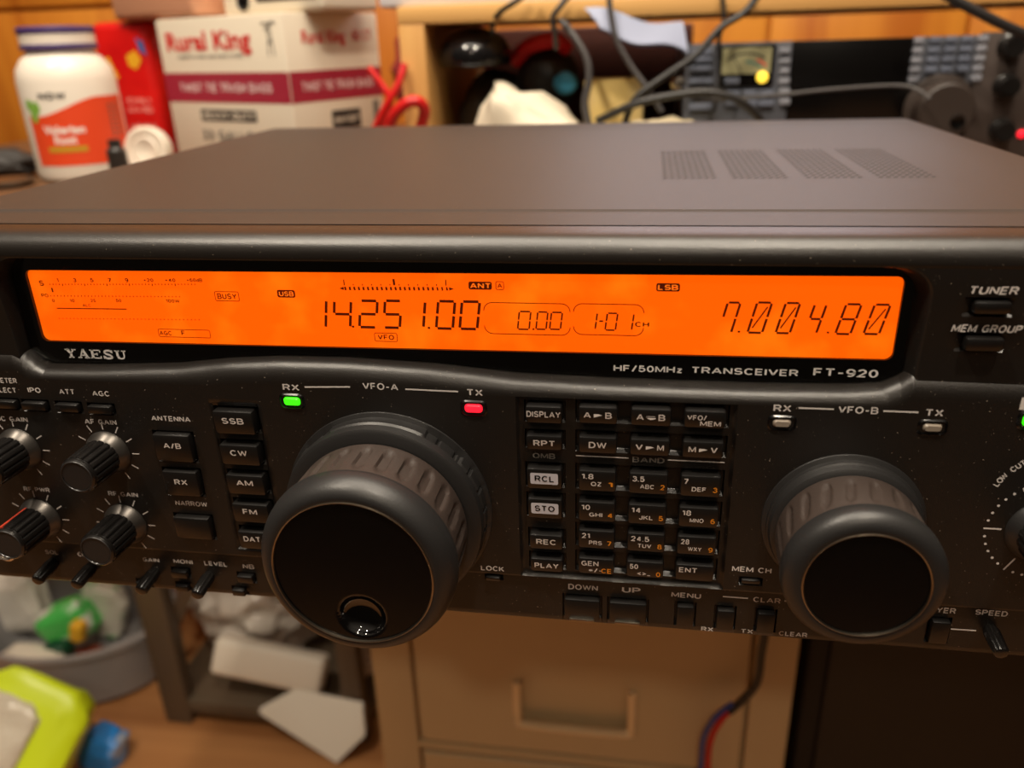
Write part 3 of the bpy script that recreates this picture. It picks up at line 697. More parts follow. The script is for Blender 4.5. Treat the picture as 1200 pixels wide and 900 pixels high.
tuning_knob('tuning_knob', -31.7, -92.2, 30.2, 38.6, 46, 24.2, 9.6, 33.6, 26, 'largest knob, left of the keypad', True)
tuning_knob('tuning_knob', 112.2, -88.8, 21.8, 35, 39.2, 16.4, 6.5, 22.6, 20, 'second largest knob, right of the keypad', False, .5)

def small_knob(cx, cz, R=6.7, yf=-25.5, pointer=None, sk=None):
    b = M()
    def fl(i, th, r, t): return r*(1-.10*(1-smooth(abs(math.sin(th*8))*1.7))) if 1 <= i <= 3 else r
    b.lathe([(R*.9, 3.4), (R, 4), (R, 8), (R*.97, -yf-8-1.6), (R*.93, -yf-8-1.5), (R*.92, -yf-8-.6), (R*.84, -yf-8), (R*.76, -yf-8), (R*.72, -yf-8-.5), (.001, -yf-8-.5)], (cx, -8, cz), n=128, mod=fl)
    k = b.build('control_knob', fluted, rad)
    M().lathe([(R*1.22, .1), (R*1.2, .8), (R*1.1, 1.6), (R*1.0, 3.1), (R*.9, 3.8), (R*.6, 3.9)], (cx, -8, cz), n=64).build('skirt', sk or skirtm, k)
    M().lathe([(R*.86, -yf-8-.15), (R*.83, -yf-8+.12), (R*.78, -yf-8+.12), (R*.75, -yf-8-.2)], (cx, -8, cz), n=64).build('cap_ring', rimm, k)
    if pointer is not None:
        a = math.radians(pointer); d = (math.cos(a), math.sin(a))
        M().box(-.45, .45, yf-.1, -12, R*.9, R+.25, .1).build('pointer_line', redm, k) if False else None
        p = M(); rr_ = R+.12
        q = [(cx+d[0]*rr_-d[1]*s*.45, y, cz+d[1]*rr_+d[0]*s*.45) for y in (yf+1, -12) for s in (-1, 1)]
        p.add(q+[(v[0]-d[0]*.6, v[1], v[2]-d[1]*.6) for v in q], [(0, 1, 3, 2), (4, 6, 7, 5), (0, 4, 5, 1), (2, 3, 7, 6), (0, 2, 6, 4), (1, 5, 7, 3)])
        o = p.build('pointer_line', redm, k); o['label'] = 'red pointer line'
for i, (cx, cz) in enumerate(KN): small_knob(cx, cz, pointer=100 if i == 2 else None)
small_knob(DX, DZ, 8.6, -25, sk=rimm)
def stub(cx, cz, l=9.5, r=2.5, dx=0):
    def fl(i, th, a, t): return a*(1-.08*(math.sin(th*9) > 0)) if 1 <= i <= 2 else a
    M().lathe([(r*.8, -1), (r, 1), (r*.95, l-1), (r*.8, l-.2), (r*.6, l), (.01, l)], (cx, -7, cz), (0, -1, -.12), n=72, mod=fl).build('stub_knob', fluted, rad)
for cx, cz in ((-167.6, -126.8), (-151.8, -127.4), (-126, -127.6), (-104.2, -127.6), (161.5, -125.4)): stub(cx, cz)
M().lathe([(4.6, -.5), (4.6, 1), (3.9, 1.4), (3.4, 1), (3.2, -3)], (-186, -7, -122), n=40).build('phone_jack', chrome, rad)

# ------------------------------------------------------------------ shelf and clutter behind the transceiver
shelfwood = wood('pale_pine_board', (226, 176, 108), (204, 150, 84), 16, axis='X')
postwood = wood('pale_pine_post', (226, 176, 108), (204, 150, 84), 16)
SH = -65
ls = thing('long_shelf', 'long dark wooden shelf along the wall behind the large transceiver', 'shelf', (-70, 700, -147))
M().box(-860, 640, 380, 1046, SH-18, SH, 2).build('shelf_board', deskm, ls)
for lx in (-260, 600): M().box(lx, lx+18, 400, 990, -147, SH-18, 1).build('shelf_support', deskm, ls)
hu = thing('wooden_hutch', 'pale pine hutch with a wide top board and a front post, over the cables', 'shelf', (217, 640, SH))
M().box(-166, 640, 505, 770, 65.2, 79.5, 1.5).build('top_board', shelfwood, hu)
M().box(-166, -143, 505, 770, SH, 65.2, 1.5).build('post', postwood, hu)
M().box(622, 640, 505, 770, SH, 65.2, 1.5).build('post', postwood, hu)

# supplement bottle
whitep = mat('white_bottle_plastic', (236, 226, 212), .3); labelp = mat('bottle_label_orange', (228, 72, 30), .5); purp = mat('purple_cap', (70, 52, 104), .4); leafm = mat('leaf_green', (128, 176, 70), .5); goldm = mat('gold_strip', (196, 150, 40), .5); inkb = mat('black_ink', (40, 34, 32), .6); inkwh = mat('white_ink', (245, 235, 225), .6); greytx = mat('grey_small_print', (120, 84, 70), .6)
bx, by, R = -516, 540, 44.5
bt = thing('supplement_bottle', 'white plastic supplement bottle with an orange label and purple rimmed cap', 'bottle', (bx, by, SH))
b_ = M().lathe([(0.01, 0), (R-6, 0), (R-1.5, 3), (R, 8), (R, 92), (R-2, 103), (R-8, 112), (R-14, 117), (30, 119), (30, 124)], (bx, by, SH), (0, 0, 1), 64).build('body', whitep, bt)
la = M(); rows = []
def cyl(p, r=R+.3, a0=-100): a = math.radians(a0)+p[0]/r; return (bx+r*math.cos(a), by+r*math.sin(a), SH+p[2])
for j in range(2):
    rows.append([cyl((u, 0, 16 if j else 62+(16*smooth((u+30)/60))), R+.25, -60) for u in range(-42, 62, 3)])
la.grid(rows[::-1])
for t, p, h, w, mt in (('Valerian', (-8, 50), 7.5, 38, 1), ('Root', (-8, 40.5), 7.5, 20, 1), ('250 CAPS', (-8, 31), 2.4, 12, 2)):
    if mt == 1: la.text(t, p, h, w, y=0, mat=mt, bold=.03, xf=lambda q: cyl(q, R+.6, -60))
for k in range(12): la.add([cyl((q[0], 0, q[1]), R+.6, -60) for q in ((-26+k*3, 29), (-23+k*3, 29), (-23+k*3, 34), (-26+k*3, 34))], [(0, 1, 2, 3)], 2, False)
for k in range(8): la.add([cyl((q[0], 0, q[1]), R+.6, -60) for q in ((38, 40+k*4), (50, 40+k*4), (50, 42.6+k*4), (38, 42.6+k*4))], [(0, 1, 2, 3)], 3, False)
la.text('NOW', (-12, 80), 6.5, 25, y=0, mat=4, bold=.05, xf=lambda q: cyl(q, R+.4, -60))
for k, (u, z) in enumerate(((-34, 62), (-30, 70), (-38, 72))): la.add([cyl((u+4.5*math.cos(a*.7854), 0, z+6*math.sin(a*.7854)), R+.4, -60) for a in range(8)], [tuple(range(8))], 5, False)
la.build('label', [labelp, inkwh, goldm, greytx, inkb, leafm], bt)
cp = M().lathe([(33, 120), (34.5, 121), (34.5, 124), (33.5, 125), (33.5, 134), (34.5, 135), (34.5, 139), (33, 140.5), (.01, 140.5)], (bx, by, SH), (0, 0, 1), 48, mats=[0, 0, 0, 1, 0, 0, 0, 0]); cp.build('cap', [purp, whitep], bt)
tag(M().lathe([(5, 0), (6.5, 1), (6.5, 2.2), (5, 3), (5, 0)], (-572, 600, SH+64), (0, -1, 0), 24).lathe([(1.6, -440), (1.6, 0)], (-572, 600, SH+62), (0, -1, 0), 10).build('ring_hook', silver), 'small grey metal ring hook sticking out beside the white bottle', 'hook')

# red food packet
redbag = mat('red_foil_packet', (222, 26, 22), .35, var=((190, 12, 16), 20, .4, .7)); yel = mat('yellow_print', (240, 180, 40), .5); blu = mat('blue_print', (40, 110, 180), .5)
rb = M(); R_ = rotz(-14)
c0 = (-521, 668, SH+72)
rb.box(-561, -481, 650, 686, SH, SH+147, 9, rot=R_, seg=3)
def rbx(q): return Vector(c0)+R_@Vector((q[0], -18.4, q[2]))
for t, z, w in (('CHILI', -6, 34), ('WITH RED', -16, 36), ('AND SPICE', -34, 38), ('MILD', -52, 28)): rb.text(t, (14, z), 6.5, w, y=0, mat=1, xf=rbx, bold=.04)
rb.flat([(8, 40), (22, 46), (30, 36), (20, 26), (10, 30)], 0, 2, rbx); rb.flat([(26, 58), (36, 54), (38, 40), (30, 44)], 0, 3, rbx); rb.flat([(-30, 36), (-18, 40), (-8, 18), (-20, 14)], 0, 2, rbx)
tag(rb.build('food_packet', [redbag, mat('pink_print', (250, 160, 150), .5), yel, blu]), 'red food packet standing between the white bottle and the trash bag box', 'packet')

# trash bag box
cream = mat('white_cardboard', (226, 214, 194), .6); maro = mat('maroon_band', (160, 34, 58), .5); redi = mat('red_print', (216, 44, 40), .6); pk = mat('pale_band_print', (226, 196, 196), .6)
BR = rotz(-25); BC = Vector((-340, 625, SH+72.5))
bb = M(); bb.box(BC.x-95, BC.x+95, BC.y-62.5, BC.y+62.5, SH, SH+145, 2, rot=BR)
def fr(q, o=.3): return BC+BR@Vector((q[0], -62.5-o, q[2]))
def sd(q, o=.3): return BC+BR@Vector((95+o, q[0], q[2]))
for F, hw, w1, w2 in ((fr, 95, 130, 140), (sd, 62.5, 70, 96)):
    bb.flat([(-hw+.5, -6), (hw-.5, -6), (hw-.5, 22), (-hw+.5, 22)], 0, 1, F)
    G = lambda q, F=F: F(q, .6)
    bb.text('TWIST TIE TRASH BAGS', (0, 8), 9, w2, y=0, mat=2, xf=G, bold=.05)
    bb.text('Rural King', (-16 if F is fr else -14, 52), 17 if F is fr else 11, w1 if F is fr else 56, y=0, mat=3, xf=G, bold=.03)
    bb.text('AMERICA FARM AND HOME STORE', (-16, 37), 3, 100 if F is fr else 56, y=0, mat=4, xf=G) if F is fr else bb.text('60 CT', (38, 52), 10, 26, y=0, mat=3, xf=G)
    bb.flat(rr(-44, 42, -24, -13, 1, 2) if F is fr else rr(-14, 26, -34, -16, 1, 2), 0, 4, F)
    bb.text('HEAVY-DUTY', (-1, -18.5) if F is fr else (6, -25), 6.5, 80 if F is fr else 34, y=0, mat=0, xf=G, bold=.04)
    bb.text('33 GALLON', (-1, -38), 10, 92, y=0, mat=5, xf=G, bold=.03) if F is fr else bb.flat([(46, -60), (54, -60), (54, -10), (46, -10)], 0, 5, F)
bb.text('60', (-62, -66), 14, 22, y=0, mat=3, xf=lambda q: fr(q, .6), bold=.05); bb.text('BAGS', (-36, -67), 8, 24, y=0, mat=3, xf=lambda q: fr(q, .6))
G = lambda q: fr(q, .6)
def bl_(a, b, t):
    d = Vector((b[0]-a[0], b[1]-a[1])); n = Vector((-d.y, d.x)).normalized()*t/2
    bb.flat([(a[0]-n.x, a[1]-n.y), (b[0]-n.x, b[1]-n.y), (b[0]+n.x, b[1]+n.y), (a[0]+n.x, a[1]+n.y)], 0, 5, G)
for a, b in (((72, 36), (75, 62)), ((80, 36), (77, 62)), ((66, 64), (86, 64)), ((70, 58), (82, 66)), ((73, 46), (79, 52))): bl_(a, b, 1.4)
tag(bb.build('trash_bag_box', [cream, maro, pk, redi, inkb, mat('grey_print', (110, 104, 98), .6)]), 'white cardboard box of trash bags with red lettering and a maroon band', 'box')

# small things on and before the boxes
tag(M().lathe([(23, -2), (23.5, 0), (23.5, 9), (22, 11), (17, 11), (15.5, 9.5), (14, 9.5), (12, 11), (7, 9), (.01, 8.5)], (-446, 548, SH+23.5), (0, -1, .12), 48).build('round_lid', mat('white_lid_plastic', (228, 216, 198), .35)), 'white round plastic lid standing on edge in front of the trash bag box', 'lid')
tag(M().lathe([(0.01, 0), (8, 0), (9, 2), (9, 30), (6, 33), (6, 40), (.01, 40.5)], (-452, 500, SH), (0, 0, 1), 24).build('small_bottle', mat('dark_bottle', (46, 42, 40), .3)), 'small dark bottle between the orange label and the white round lid', 'bottle')
tb_ = M().box(-510, -372, 610, 690, SH+147, SH+205, 6, rot=rotz(-25), seg=3)
tag(tb_.build('plastic_tub', mat('tan_translucent_plastic', (206, 150, 118), .3)), 'tan translucent plastic tub lying on top of the trash bag box', 'tub')
gd = M().box(-362, -222, 566, 640, SH+145.3, SH+190, 5, rot=rotz(-25), seg=3)
gR = rotz(-25); gC = Vector((-292, 603, SH+167))
gq = thing('white_gadget', 'white gadget with a dark round lens lying on the trash bag box', 'gadget', (-292, 603, SH+145.3))
gd.build('housing', cream, gq)
pn = M(); pn.box(-18, 62, -38, -36, -11, 14, .8); pn.v = [tuple(gC+gR@Vector(p)) for p in pn.v]; pn.build('dark_panel', smokem, gq)
c_ = gC+gR@Vector((-38, -37, -10)); M().lathe([(8, -1), (8, 2), (6, 3), (5, 1), (.01, .6)], c_, gR@Vector((0, -1, 0)), 32).build('lens', smokem, gq)
tag(M().blob((-620, 545, SH+14), (52, 26, 15), 3, .25, flatz=SH).build('dark_pouch', mat('dark_grey_cloth', (48, 44, 42), .6)), 'dark grey pouch at the left edge, in front of the orange wall', 'pouch')
tag(M().lathe([(.01, 0), (14, 0), (16, 1), (24, 3), (26, 6), (25, 6.5), (15, 3), (.01, 2.4)], (-562, 480, SH), (0, 0, 1), 40).build('metal_dish', silver), 'shiny shallow metal dish by the foot of the white bottle', 'dish')

# clutter in the hutch
blackg = mat('gloss_black_plastic', (20, 19, 20), .12); dkcloth = mat('dark_olive_cloth', (58, 52, 44), .8, bump=(90, .5)); redc = mat('red_rubber', (206, 24, 24), .4); cyan = mat('cyan_patch', (60, 150, 190), .4); blackc = mat('black_cable_rubber', (34, 32, 32), .45); greyc = mat('grey_cable', (70, 66, 66), .5)
tag(M().blob((-97, 592, -22), (37, 44, 46), 5, .16, 1.6, flatz=SH).build('cloth_bag', dkcloth), 'dark olive cloth bag under the glossy black mouse', 'bag')
ms = M().blob((-107,545,38), (33, 38, 24), 1, 0, flatz=None); msz = (-107,545,41)[2]
ms.v = [(p[0], p[1], max(p[2], msz-11)) for p in ms.v]
mo = thing('computer_mouse', 'glossy black dome-shaped mouse on the dark cloth bag beside the pine post', 'mouse', ((-107,545,41)[0], 545, msz-13))
ms.build('shell', blackg, mo)
M().blob(((-107,545,41)[0], 545, msz-9.5), (32, 38, 3.4), 1, 0).build('base', smokem, mo)
p = (-47,580,16)
hp = thing('headphones', 'black headphones with a red band and a cyan patch, on the crumpled paper', 'headphones', (p[0], 580, p[2]-26))
M().blob((p[0]+2, 580, p[2]), (30, 26, 28), 2, .06, rot=roty(25)).build('ear_cup', mat('black_padding', (26, 25, 26), .5), hp)
M().tube([(-75,570,32), (-64,562,43), (-50,558,48), (-35,560,49), (-27,570,42)], 7, 10).build('headband', redc, hp)['label'] = 'red band'
M().blob((-26,550,13), (11, 6, 10), 4, .1, sub=3).build('patch', cyan, hp)['label'] = 'cyan patch'
pb = M().blob((p[0]-10, 508, -42), (48, 26, 46), 9, .26, 1.8, rot=roty(28), boxy=.45, flatz=SH)
tag(pb.build('crumpled_paper', mat('crumpled_white_paper', (226, 214, 192), .7)), 'crumpled white paper heap under the headphones', 'paper')
for i, (pts, r) in enumerate(((((-194,500,32), (-184,500,19), (-177,500,6), (-183,505,-8), (-190,510,-20)), 3.2), (((-161,500,34), (-165,495,21), (-172,492,9), (-180,492,-2), (-191,495,-18)), 3.2), (((-175,485,-17), (-167,480,-5), (-154,478,4), (-145,480,4), (-142,485,-4), (-148,490,-18)), 5))):
    tag(M().tube(pts, r, 10).build('red_cable', redc), ('red cable running down from the corner of the trash bag box', 'red cable hanging in front of the pine post', 'thick red cable bent into a loop at the foot of the pine post')[i], 'cable', 'red cables by the pine post')
tag(M().blob((-214, 850, 20), (62, 44, 88), 6, .22, 1.8, ridge=True, flatz=SH).build('red_cloth', mat('dark_red_cloth', (120, 22, 20), .8, bump=(70, .5))), 'dark red cloth bundled between the trash bag box and the pine post', 'cloth')
q = (18,540,2)
tag(M().box(q[0]-26, q[0]+26, 530, 575, SH, q[2]+14, 2, rot=None).build('small_box', mat('yellow_card', (226, 196, 120), .6, var=((196, 176, 140), 14, .4, .6))), 'small pale yellow cardboard box behind the black cables', 'box')
tag(M().box(-138, 96, 790, 960, SH, 62, 2).build('hutch_shade_block', mat('hutch_shade_brown', (78, 34, 22), .6)), 'dark red-brown block standing in for the shade at the back of the hutch', 'crate')  # added block, its brown stands for the shaded hutch interior
bs = M(); a, b, c, d_ = (-6,504,73), (74,498,58), (79,494,37), (8,498,55)
n = 10; rows = []
for i in range(n+1):
    t = i/n; L0 = Vector(a).lerp(Vector(d_), t); R0 = Vector(b).lerp(Vector(c), t)
    rows.append([L0.lerp(R0, j/12)+Vector((0, 0, 3*math.sin(j*.6+t*2))) for j in range(13)])
bs.grid(rows[::-1]); bs.grid([[p+Vector((0, 3, -2)) for p in r] for r in rows])
tag(bs.build('blue_sheet', mat('pale_blue_paper', (176, 184, 212), .5)), 'pale blue paper sheet sagging under the pine board', 'paper')
tag(M().blob((66, 474, SH+22), (74, 24, 30), 8, .22, 2., ridge=True, flatz=SH).build('cream_cloth', mat('cream_cloth', (214, 198, 164), .8)), 'cream cloth under the black cables before the second radio', 'cloth')
tag(M().box(-186, 10, 520, 760, 79.6, 96, 3).build('white_tray', mat('white_tray_plastic', (224, 222, 226), .4)), 'white tray lying on the pine top board', 'tray')
CB = (('black cable arching from the pine board into the hutch', (((-47,495,88), (-61,490,79), (-74,498,73), (-83,510,66), (-87,520,56))), 2.2, 0),
 ('grey cable looped over the red band', ((-15,495,85), (-25,492,74), (-31,495,66), (-30,500,55), (-30,510,43)), 2.4, 1),
 ('grey cable hanging beside the headphones', ((-28,510,67), (-14,500,52), (-3,495,34), (-1,492,17), (-4,490,0), (-0,488,-20)), 3, 1),
 ('grey cable crossing down past the yellow box', ((14,495,84), (17,492,65), (22,490,47), (35,488,26), (48,485,10), (60,483,-8)), 2.4, 1),
 ('black cable slanting down left of the analogue meter', ((133,495,80), (121,490,65), (104,487,55), (85,484,35), (63,480,21), (38,478,3), (29,478,-20)), 2.8, 0),
 ('black cable drooping straight from the pine board', ((103,500,81), (106,498,62), (103,496,44), (105,494,18), (103,492,-9)), 1.8, 0),
 ('black cable arching low before the second radio', ((7,480,-14), (39,470,-0), (69,466,6), (95,466,8), (117,468,2), (133,474,-9), (143,480,-21)), 3.2, 0),
 ('thin grey cable lying across the dark screen', ((86,470,1), (123,476,2), (156,480,4), (196,484,7), (247,486,8), (263,470,-1)), 1.5, 1),
 ('thick black cable across the top right corner', ((244,470,81), (265,466,69), (286,464,58), (305,464,49), (337,466,36)), 3.6, 0))
for lab, pts, r, g in CB: tag(M().tube(pts, r, 10).build('cable', greyc if g else blackc), lab, 'cable', 'cables in and over the hutch')
p = (72,484,14); tag(M().lathe([(.01, -7), (4, -6.5), (5.5, -3), (5.5, 3), (4, 6.5), (.01, 7)], p, (.3, -1, .2), 24).build('plug', chrome), 'shiny metal plug among the cables left of the second radio', 'plug')

# second radio
body2 = mat('grey_radio_front', (84, 86, 94), .45); dark2 = mat('dark_radio_panel', (70, 60, 56), .45); key2 = mat('blue_grey_key', (104, 110, 126), .45); lab2 = mat('pale_key_cap', (140, 142, 152), .45)
r2 = thing('transceiver', 'second grey transceiver with an analogue meter and dark screen, inside the hutch', 'radio', (285, 670, SH))
M().box(80, 490, 522, 800, SH+6, 40, 3).build('chassis', body2, r2)
fp = M().box(78, 492, 512, 526, SH+4, 43, 2)
for fx in (110, 460): M().lathe([(9, 0), (10, 1), (10, 7)], (fx, 560, SH), (0, 0, 1), 20).build('foot', rubber, r2); M().lathe([(9, 0), (10, 1), (10, 7)], (fx, 760, SH), (0, 0, 1), 20).build('foot', rubber, r2)
fp.build('front_panel', body2, r2)
def px2(u0, v0, u1, v1, y=511.5): return u0, v0, u1, v1
def plate(name, a, b, y0, y1, mt, bev=.6, parent=r2): return M().box(a[0], b[0], y0, y1, b[2], a[2], bev).build(name, mt, parent)
plate('screen', (163,510,43), (261,510,-19), 510.5, 513, smokem)
mtp = plate('analogue_meter', (106,510,41), (150,510,9), 509.5, 513, smokem)
mf = M(); a, b = (108,509,39), (147,509,19)
mf.flat([(a[0], b[2]), (b[0], b[2]), (b[0], a[2]), (a[0], a[2])], 509.2, 0)
cxm = (a[0]+b[0])/2; czm = b[2]-10
def arcp(r0, r1, a0, a1, mt, y): mf.flat([(cxm+r1*math.cos(math.radians(t)), czm+r1*math.sin(math.radians(t))) for t in range(a0, a1, 6)]+[(cxm+r0*math.cos(math.radians(t)), czm+r0*math.sin(math.radians(t))) for t in reversed(range(a0, a1, 6))], y, mt)
arcp(25, 26.5, 55, 130, 1, 509.1); arcp(18, 20, 50, 96, 2, 509.1); arcp(21.5, 23, 45, 75, 3, 509.1)
mf.line((cxm-3, b[2]), (cxm-13, a[2]-3), .8, 509, 1)
mf.build('meter_face', [mat('meter_dial', (150, 146, 110), .5), inkb, mat('teal_print', (70, 120, 110), .5), redi], mtp)
M().lathe([(4.6, -2), (4.6, 1), (3.6, 2.6), (.01, 3.2)], (141,509,16), (0, -1, 0), 24).build('meter_lamp', mat('yellow_lamp', (255, 214, 70), .4, emit=1.3), r2)['label'] = 'lit yellow lamp'
for a, b, l in (((81,510,39), (99,510,34), 0), ((81,510,33), (99,510,29), 0), ((82,510,26), (100,510,22), 0), ((82,510,16), (101,510,12), 0), ((83,510,7), (101,510,2), 0), ((83,510,-4), (102,510,-9), 0), ((111,510,16), (123,510,11), 0), ((112,510,6), (124,510,2), 0), ((127,510,6), (139,510,2), 0), ((140,510,6), (151,510,1), 0), ((113,510,-2), (124,510,-6), 0), ((128,510,-2), (139,510,-7), 0), ((140,510,-2), (152,510,-7), 0), ((153,510,38), (161,510,34), 1), ((154,510,30), (162,510,26), 1), ((155,510,23), (162,510,18), 1), ((155,510,15), (163,510,10), 1), ((156,510,7), (164,510,2), 1), ((157,510,-1), (165,510,-6), 1)): plate('push_button', a, b, 508.5, 513, lab2 if l else key2, .5)
kx0 = (257,510,33)[0]; kx1 = (304,510,31)[0]; kz0 = (274,510,41)[2]; kz1 = (279,510,12)[2]
for i in range(5):
    for j in range(5):
        if i == 4 and j in (1, 3): continue
        x = kx0+(kx1-kx0)*j/4; z = kz0+(kz1-kz0)*i/4
        M().box(x-1.5, x+7 if j not in (0, 4) else x+6, 507.8, 513, z-3, z+2, .6).build('push_button', lab2 if j in (0, 4) else key2, r2)
plate('right_panel', (305,509,45), (380,509,-54), 509, 513, dark2, 1)
def knob2(c, R, l, nm='control_knob', dim=False):
    k = M().lathe([(R*1.25, 0), (R*1.2, 2), (R, 3), (R*.97, l-1.5), (R*.9, l), (R*.8, l), (.01, l-.3)], c, (0, -1, 0), 48).build(nm, fluted if not dim else rubber, r2)
    if dim: M().lathe([(R*.26, 0), (R*.24, 1), (R*.15, .3), (.01, .1)], (c[0]+R*.4, c[1]-l, c[2]-R*.35), (0, -1, 0), 32).build('finger_dimple', gloss, k)
    return k
for p in ((327,510,34), (329,510,5), (332,510,-29)): knob2(p, 8, 13)
knob2((282,509,-12), 22, 22, 'tuning_knob', True)
p = (305,509,-8); M().box(p[0]-3, p[0]+3, 507, 511, p[2]-6, p[2]+4, .8).build('blue_lamp', mat('blue_lamp_glow', (60, 150, 220), .4, emit=.7), r2)['label'] = 'lit blue lamp'
p = (348,509,-32); M().lathe([(3.2, 0), (3, 2), (1.8, 3), (.01, 3.2)], (p[0], 509.5, p[2]), (0, -1, 0), 20).build('red_lamp', ledr, r2)['label'] = 'lit red lamp'

# ------------------------------------------------------------------ below the desk
beige = mat('beige_cabinet_paint', (206, 182, 140), .42, bump=(500, .04)); darkmet = mat('dark_brown_metal', (92, 78, 62), .5)
fc = thing('filing_cabinet', 'beige metal filing cabinet with a recessed drawer pull under the desk', 'cabinet', (0, 565, FLOOR))
cb = M(); cb.box(-190, 189, 347, 790, FLOOR, -190, 2)
for q in ((-190, -152, FLOOR, -190), (154, 189, FLOOR, -190), (-152, 154, -204, -190), (-152, 154, -584, -576), (-152, 154, FLOOR, -884)): cb.box(q[0], q[1], 337, 348, q[2], q[3], 1.2)
cb.build('body', beige, fc)
for i, (z0, z1) in enumerate(((-572, -208), (-880, -588))):
    dr = M(); x0, x1, y0, y1 = -148, 150, 336, 350
    hx0, hx1, hz0, hz1 = -50, 50, z0+36, z0+92
    loopo = rr(x0, x1, z0, z1, 3, 4); hl = rr(hx0, hx1, hz0, hz1, 9, 4); n = len(loopo)
    dr.add([(p[0], y0+1.5, p[1]) for p in loopo]+[(p[0]*.992, y0, p[1]+(1.5 if p[1] < (z0+z1)/2 else -1.5)) for p in loopo]+[(p[0], y0, p[1]) for p in hl]+[(p[0], y0+9, p[1]-3) for p in hl]+[(p[0], y1, p[1]) for p in loopo],
           [(k, (k+1) % n, n+(k+1) % n, n+k) for k in range(n)]+[(n+k, n+(k+1) % n, 2*n+(k+1) % n, 2*n+k) for k in range(n)]+[(2*n+k, 2*n+(k+1) % n, 3*n+(k+1) % n, 3*n+k) for k in range(n)]+[tuple(3*n+k for k in range(n))]+[(4*n+k, 4*n+(k+1) % n, (k+1) % n, k) for k in range(n)])
    do = dr.build('drawer', beige, fc)
    hb = M(); L_ = [(hx0-2, hz1-8), (hx0-2, hz0+8), (hx0+6, hz0-2), (hx1-6, hz0-2), (hx1+2, hz0+8), (hx1+2, hz1-8)]
    hb.tube([(p[0], y0-1, p[1]) for p in L_], 4, 10, k=5); hb.build('drawer_pull', mat('lit_toned_pull', (244, 216, 170), .35, metal=.1) if i == 0 else bpy.data.materials['lit_toned_pull'], do)  # upper pull colour brightened to carry the light on its front
co = thing('cable_bundle', 'red and blue twisted wires in a black sleeve hanging before the filing cabinet', 'cable', (132,318,-489))
M().tube([(153,300,-377), (153,306,-407), (153,312,-444), (143,316,-469), (135,318,-483)], 3.4, 10).build('sleeve', blackc, co)
M().tube([(139,318,-477), (129,318,-492), (122,318,-512), (120,318,-535), (122,318,-582)], 2.8, 8).build('red_wire', redc, co)
M().tube([(136,316,-472), (123,315,-488), (115,315,-510), (114,315,-533), (115,315,-579)], 2.2, 8).build('blue_wire', mat('blue_wire_rubber', (46, 70, 150), .45), co)
bk = thing('shadow_block', 'black block standing in for the shadow under the desk, right of the beige filing cabinet', 'block', (420, 560, FLOOR))  # added black block where only shadow lies; also hides wall and floor
M().box(205, 640, 372, 790, FLOOR, -240, 6).build('shadow_body', mat('shadow_black', (12, 11, 11), .6), bk)
M().box(222, 620, 366, 374, FLOOR+30, -260, 4).build('shadow_front', mat('shadow_black_front', (16, 14, 14), .5), bk)

# metal rack with its bags
rk = thing('metal_rack', 'dark brown metal rack with a low shelf, left of the filing cabinet', 'rack', (-490, 760, FLOOR))
for i, (x, y) in enumerate(((-645, 610), (-356, 610), (-645, 930), (-356, 930))):
    w = 42 if i == 0 else 30
    M().box(x, x+w, y, y+24, FLOOR, -330, 2).build('post', darkmet, rk)
M().box(-645, -326, 612, 954, FLOOR+22, FLOOR+44, 2).build('shelf', darkmet, rk)
M().box(-645, -326, 612, 954, -352, -330, 2).build('shelf', darkmet, rk)
p0, p1 = (-578,645,-655), (-653,640,-784)
M().tube([p0, p1], 13, 4, sm=False).build('brace', darkmet, rk)
plas = mat('clear_plastic_bag', (222, 212, 200), .16, bump=(26, .9, 4, .006), alpha=.82); foam = mat('white_foam', (232, 222, 206), .6)
SZ = FLOOR+44
tag(M().blob((-545, 770, SZ+92), (105, 84, 104), 11, .3, 1.7, ridge=True, flatz=SZ+.8, sub=5).build('plastic_bag', plas), 'clear crumpled plastic bag on the low rack shelf, nearer the thick post', 'bag', 'plastic bags on the rack')
tag(M().blob((-346, 742, SZ+66), (46, 80, 70), 14, .3, 1.9, ridge=True, flatz=SZ+.8, sub=5).build('plastic_bag', plas), 'clear crumpled plastic bag on the low rack shelf, beside the thin post', 'bag', 'plastic bags on the rack')
p = (-470,640,-780); tag(M().box(p[0]-88, p[0]+80, p[1]-18, p[1]+18, p[2]-32, p[2]+22, 8, rot=roty(8)@rotx(-25), seg=3).build('foam_block', foam), 'white foam block lying on the clear plastic bags', 'foam')
q = M(); lp_ = ((-480,596,-838), (-428,608,-808), (-323,600,-813), (-317,584,-847), (-356,564,-883))
q.add([(a[0], a[1], max(a[2], FLOOR+.5)) for a in lp_]+[(a[0], a[1]+7, max(a[2], FLOOR+.5)+4) for a in lp_], [(0, 4, 3, 2, 1), (5, 6, 7, 8, 9)]+[(k, (k+1) % 5, 5+(k+1) % 5, 5+k) for k in range(5)], 0, False)
tag(q.build('paper_pad', foam), 'white paper pad leaning from the floor against the low rack shelf', 'paper')

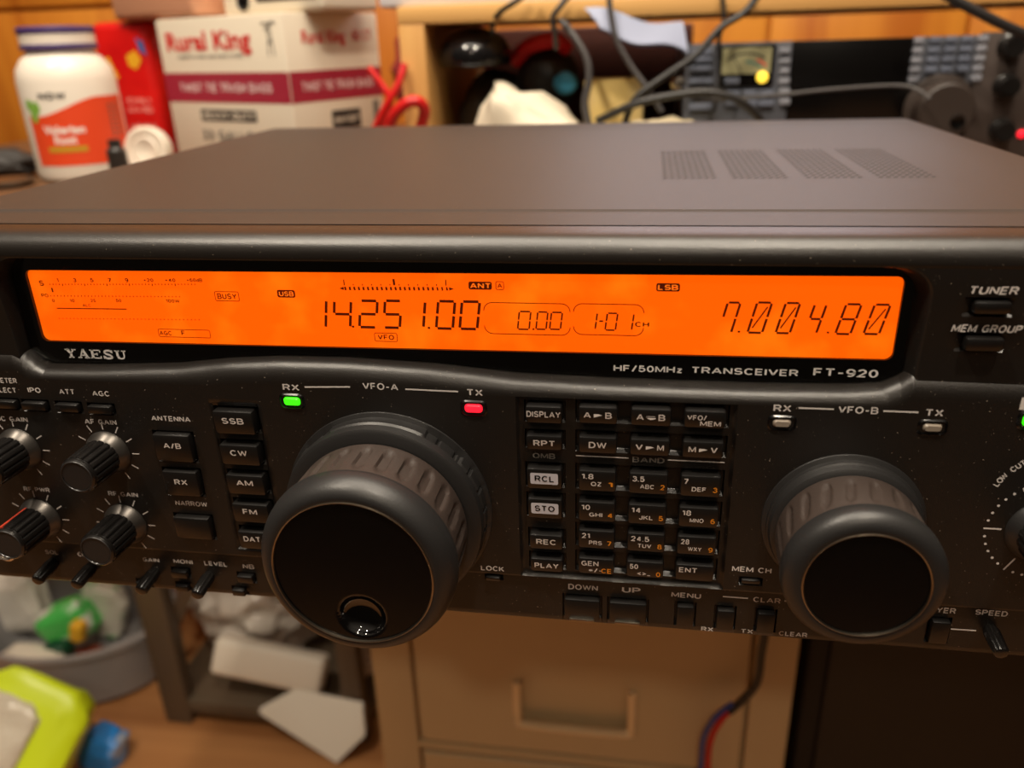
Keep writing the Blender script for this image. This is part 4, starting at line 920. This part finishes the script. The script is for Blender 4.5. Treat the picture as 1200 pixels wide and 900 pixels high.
# left: tub of groceries and packets on the floor
tubm = mat('grey_translucent_tub', (150, 148, 148), .3)
tc_ = (-850, 715)
tu = M(); tu.lathe([(.01, 0), (.82, 0), (.9, .08), (1, .9), (1.03, .93), (1.03, 1), (.97, 1), (.86, .1), (.01, .06)], (0, 0, 0), (0, 0, 1), 64, mod=lambda i, th, r, t: r)
tu.v = [(tc_[0]+p[0]*165, tc_[1]+p[1]*120, FLOOR+p[2]*112) for p in tu.v]
tag(tu.build('storage_tub', tubm), 'grey translucent tub of groceries on the floor, left of the metal rack', 'tub')
def pack(name, px, r, m_, lab, rot, cat='packet', seed=1, amp=.14):
    mm = M().blob(px, r, seed, amp, 1.8, rot=rot, boxy=.45); zmin = min(v[2] for v in mm.v)
    return tag(mm.build(name, m_), lab, cat)
green = mat('green_white_packet', (84, 200, 92), .35, var=((232, 232, 220), 22, .48, .56)); whitegr = mat('white_green_packet', (232, 226, 210), .35, var=((70, 170, 80), 20, .56, .62))
pack('snack_packet', (-869,720,-811), (44, 24, 34), green, 'bright green and white packet in the grey tub', rotz(20)@roty(-20), seed=2)
pack('snack_packet', (-836,765,-816), (40, 18, 52), whitegr, 'white packet with green print in the grey tub next to the thick post', roty(18), seed=3)
pack('snack_packet', (-837,700,-812), (12, 10, 20), yel, 'small yellow packet in the grey tub', roty(15), seed=5)
pack('bottle_cap', (-873,690,-846), (20, 18, 18), mat('dark_green_cap', (16, 70, 44), .35), 'dark green round cap in the grey tub', rotz(0), 'cap', seed=6, amp=.04)
pack('snack_packet', (-838,710,-867), (24, 14, 12), mat('brown_red_packet', (120, 52, 34), .5), 'brown-red packet low in the grey tub', roty(-10), seed=8)
pack('plastic_bag', (-986,745,-796), (62, 22, 62), mat('white_film', (236, 230, 220), .3, bump=(30, .7, 3, .004)), 'large white plastic bag bulging out of the grey tub', roty(-8), 'bag', seed=9, amp=.22)
pack('paper_towel', (-901,665,-850), (50, 26, 20), foam, 'white folded paper towel at the front of the grey tub', roty(4), 'paper', seed=12)
lp = (-758,470,-794)
lm = M().blob((lp[0], lp[1], lp[2]), (76, 32, 84), 4, .10, 1.7, rot=roty(24)@rotx(-42), boxy=.5, flatz=FLOOR)
lt = thing('cleaning_packet', 'lime yellow packet with a clear window on the floor at the lower left', 'packet', (lp[0], lp[1], FLOOR))
lm.build('wrapper', mat('lime_wrapper', (206, 226, 30), .35), lt)
lw = M().blob((lp[0]-18, lp[1]-14, lp[2]+14), (52, 30, 60), 7, .12, 2.2, rot=roty(24)@rotx(-42), boxy=.5)
lw.build('clear_window', mat('clear_film', (206, 196, 178), .14, bump=(60, 1, 3, .004)), lt)
p = (-697,535,-880); pack('blue_packet', p, (30, 24, 44), mat('blue_wrapper', (40, 130, 210), .4, var=((170, 180, 196), 16, .5, .6)), 'blue packet behind the lime yellow packet on the floor', roty(20), seed=15)
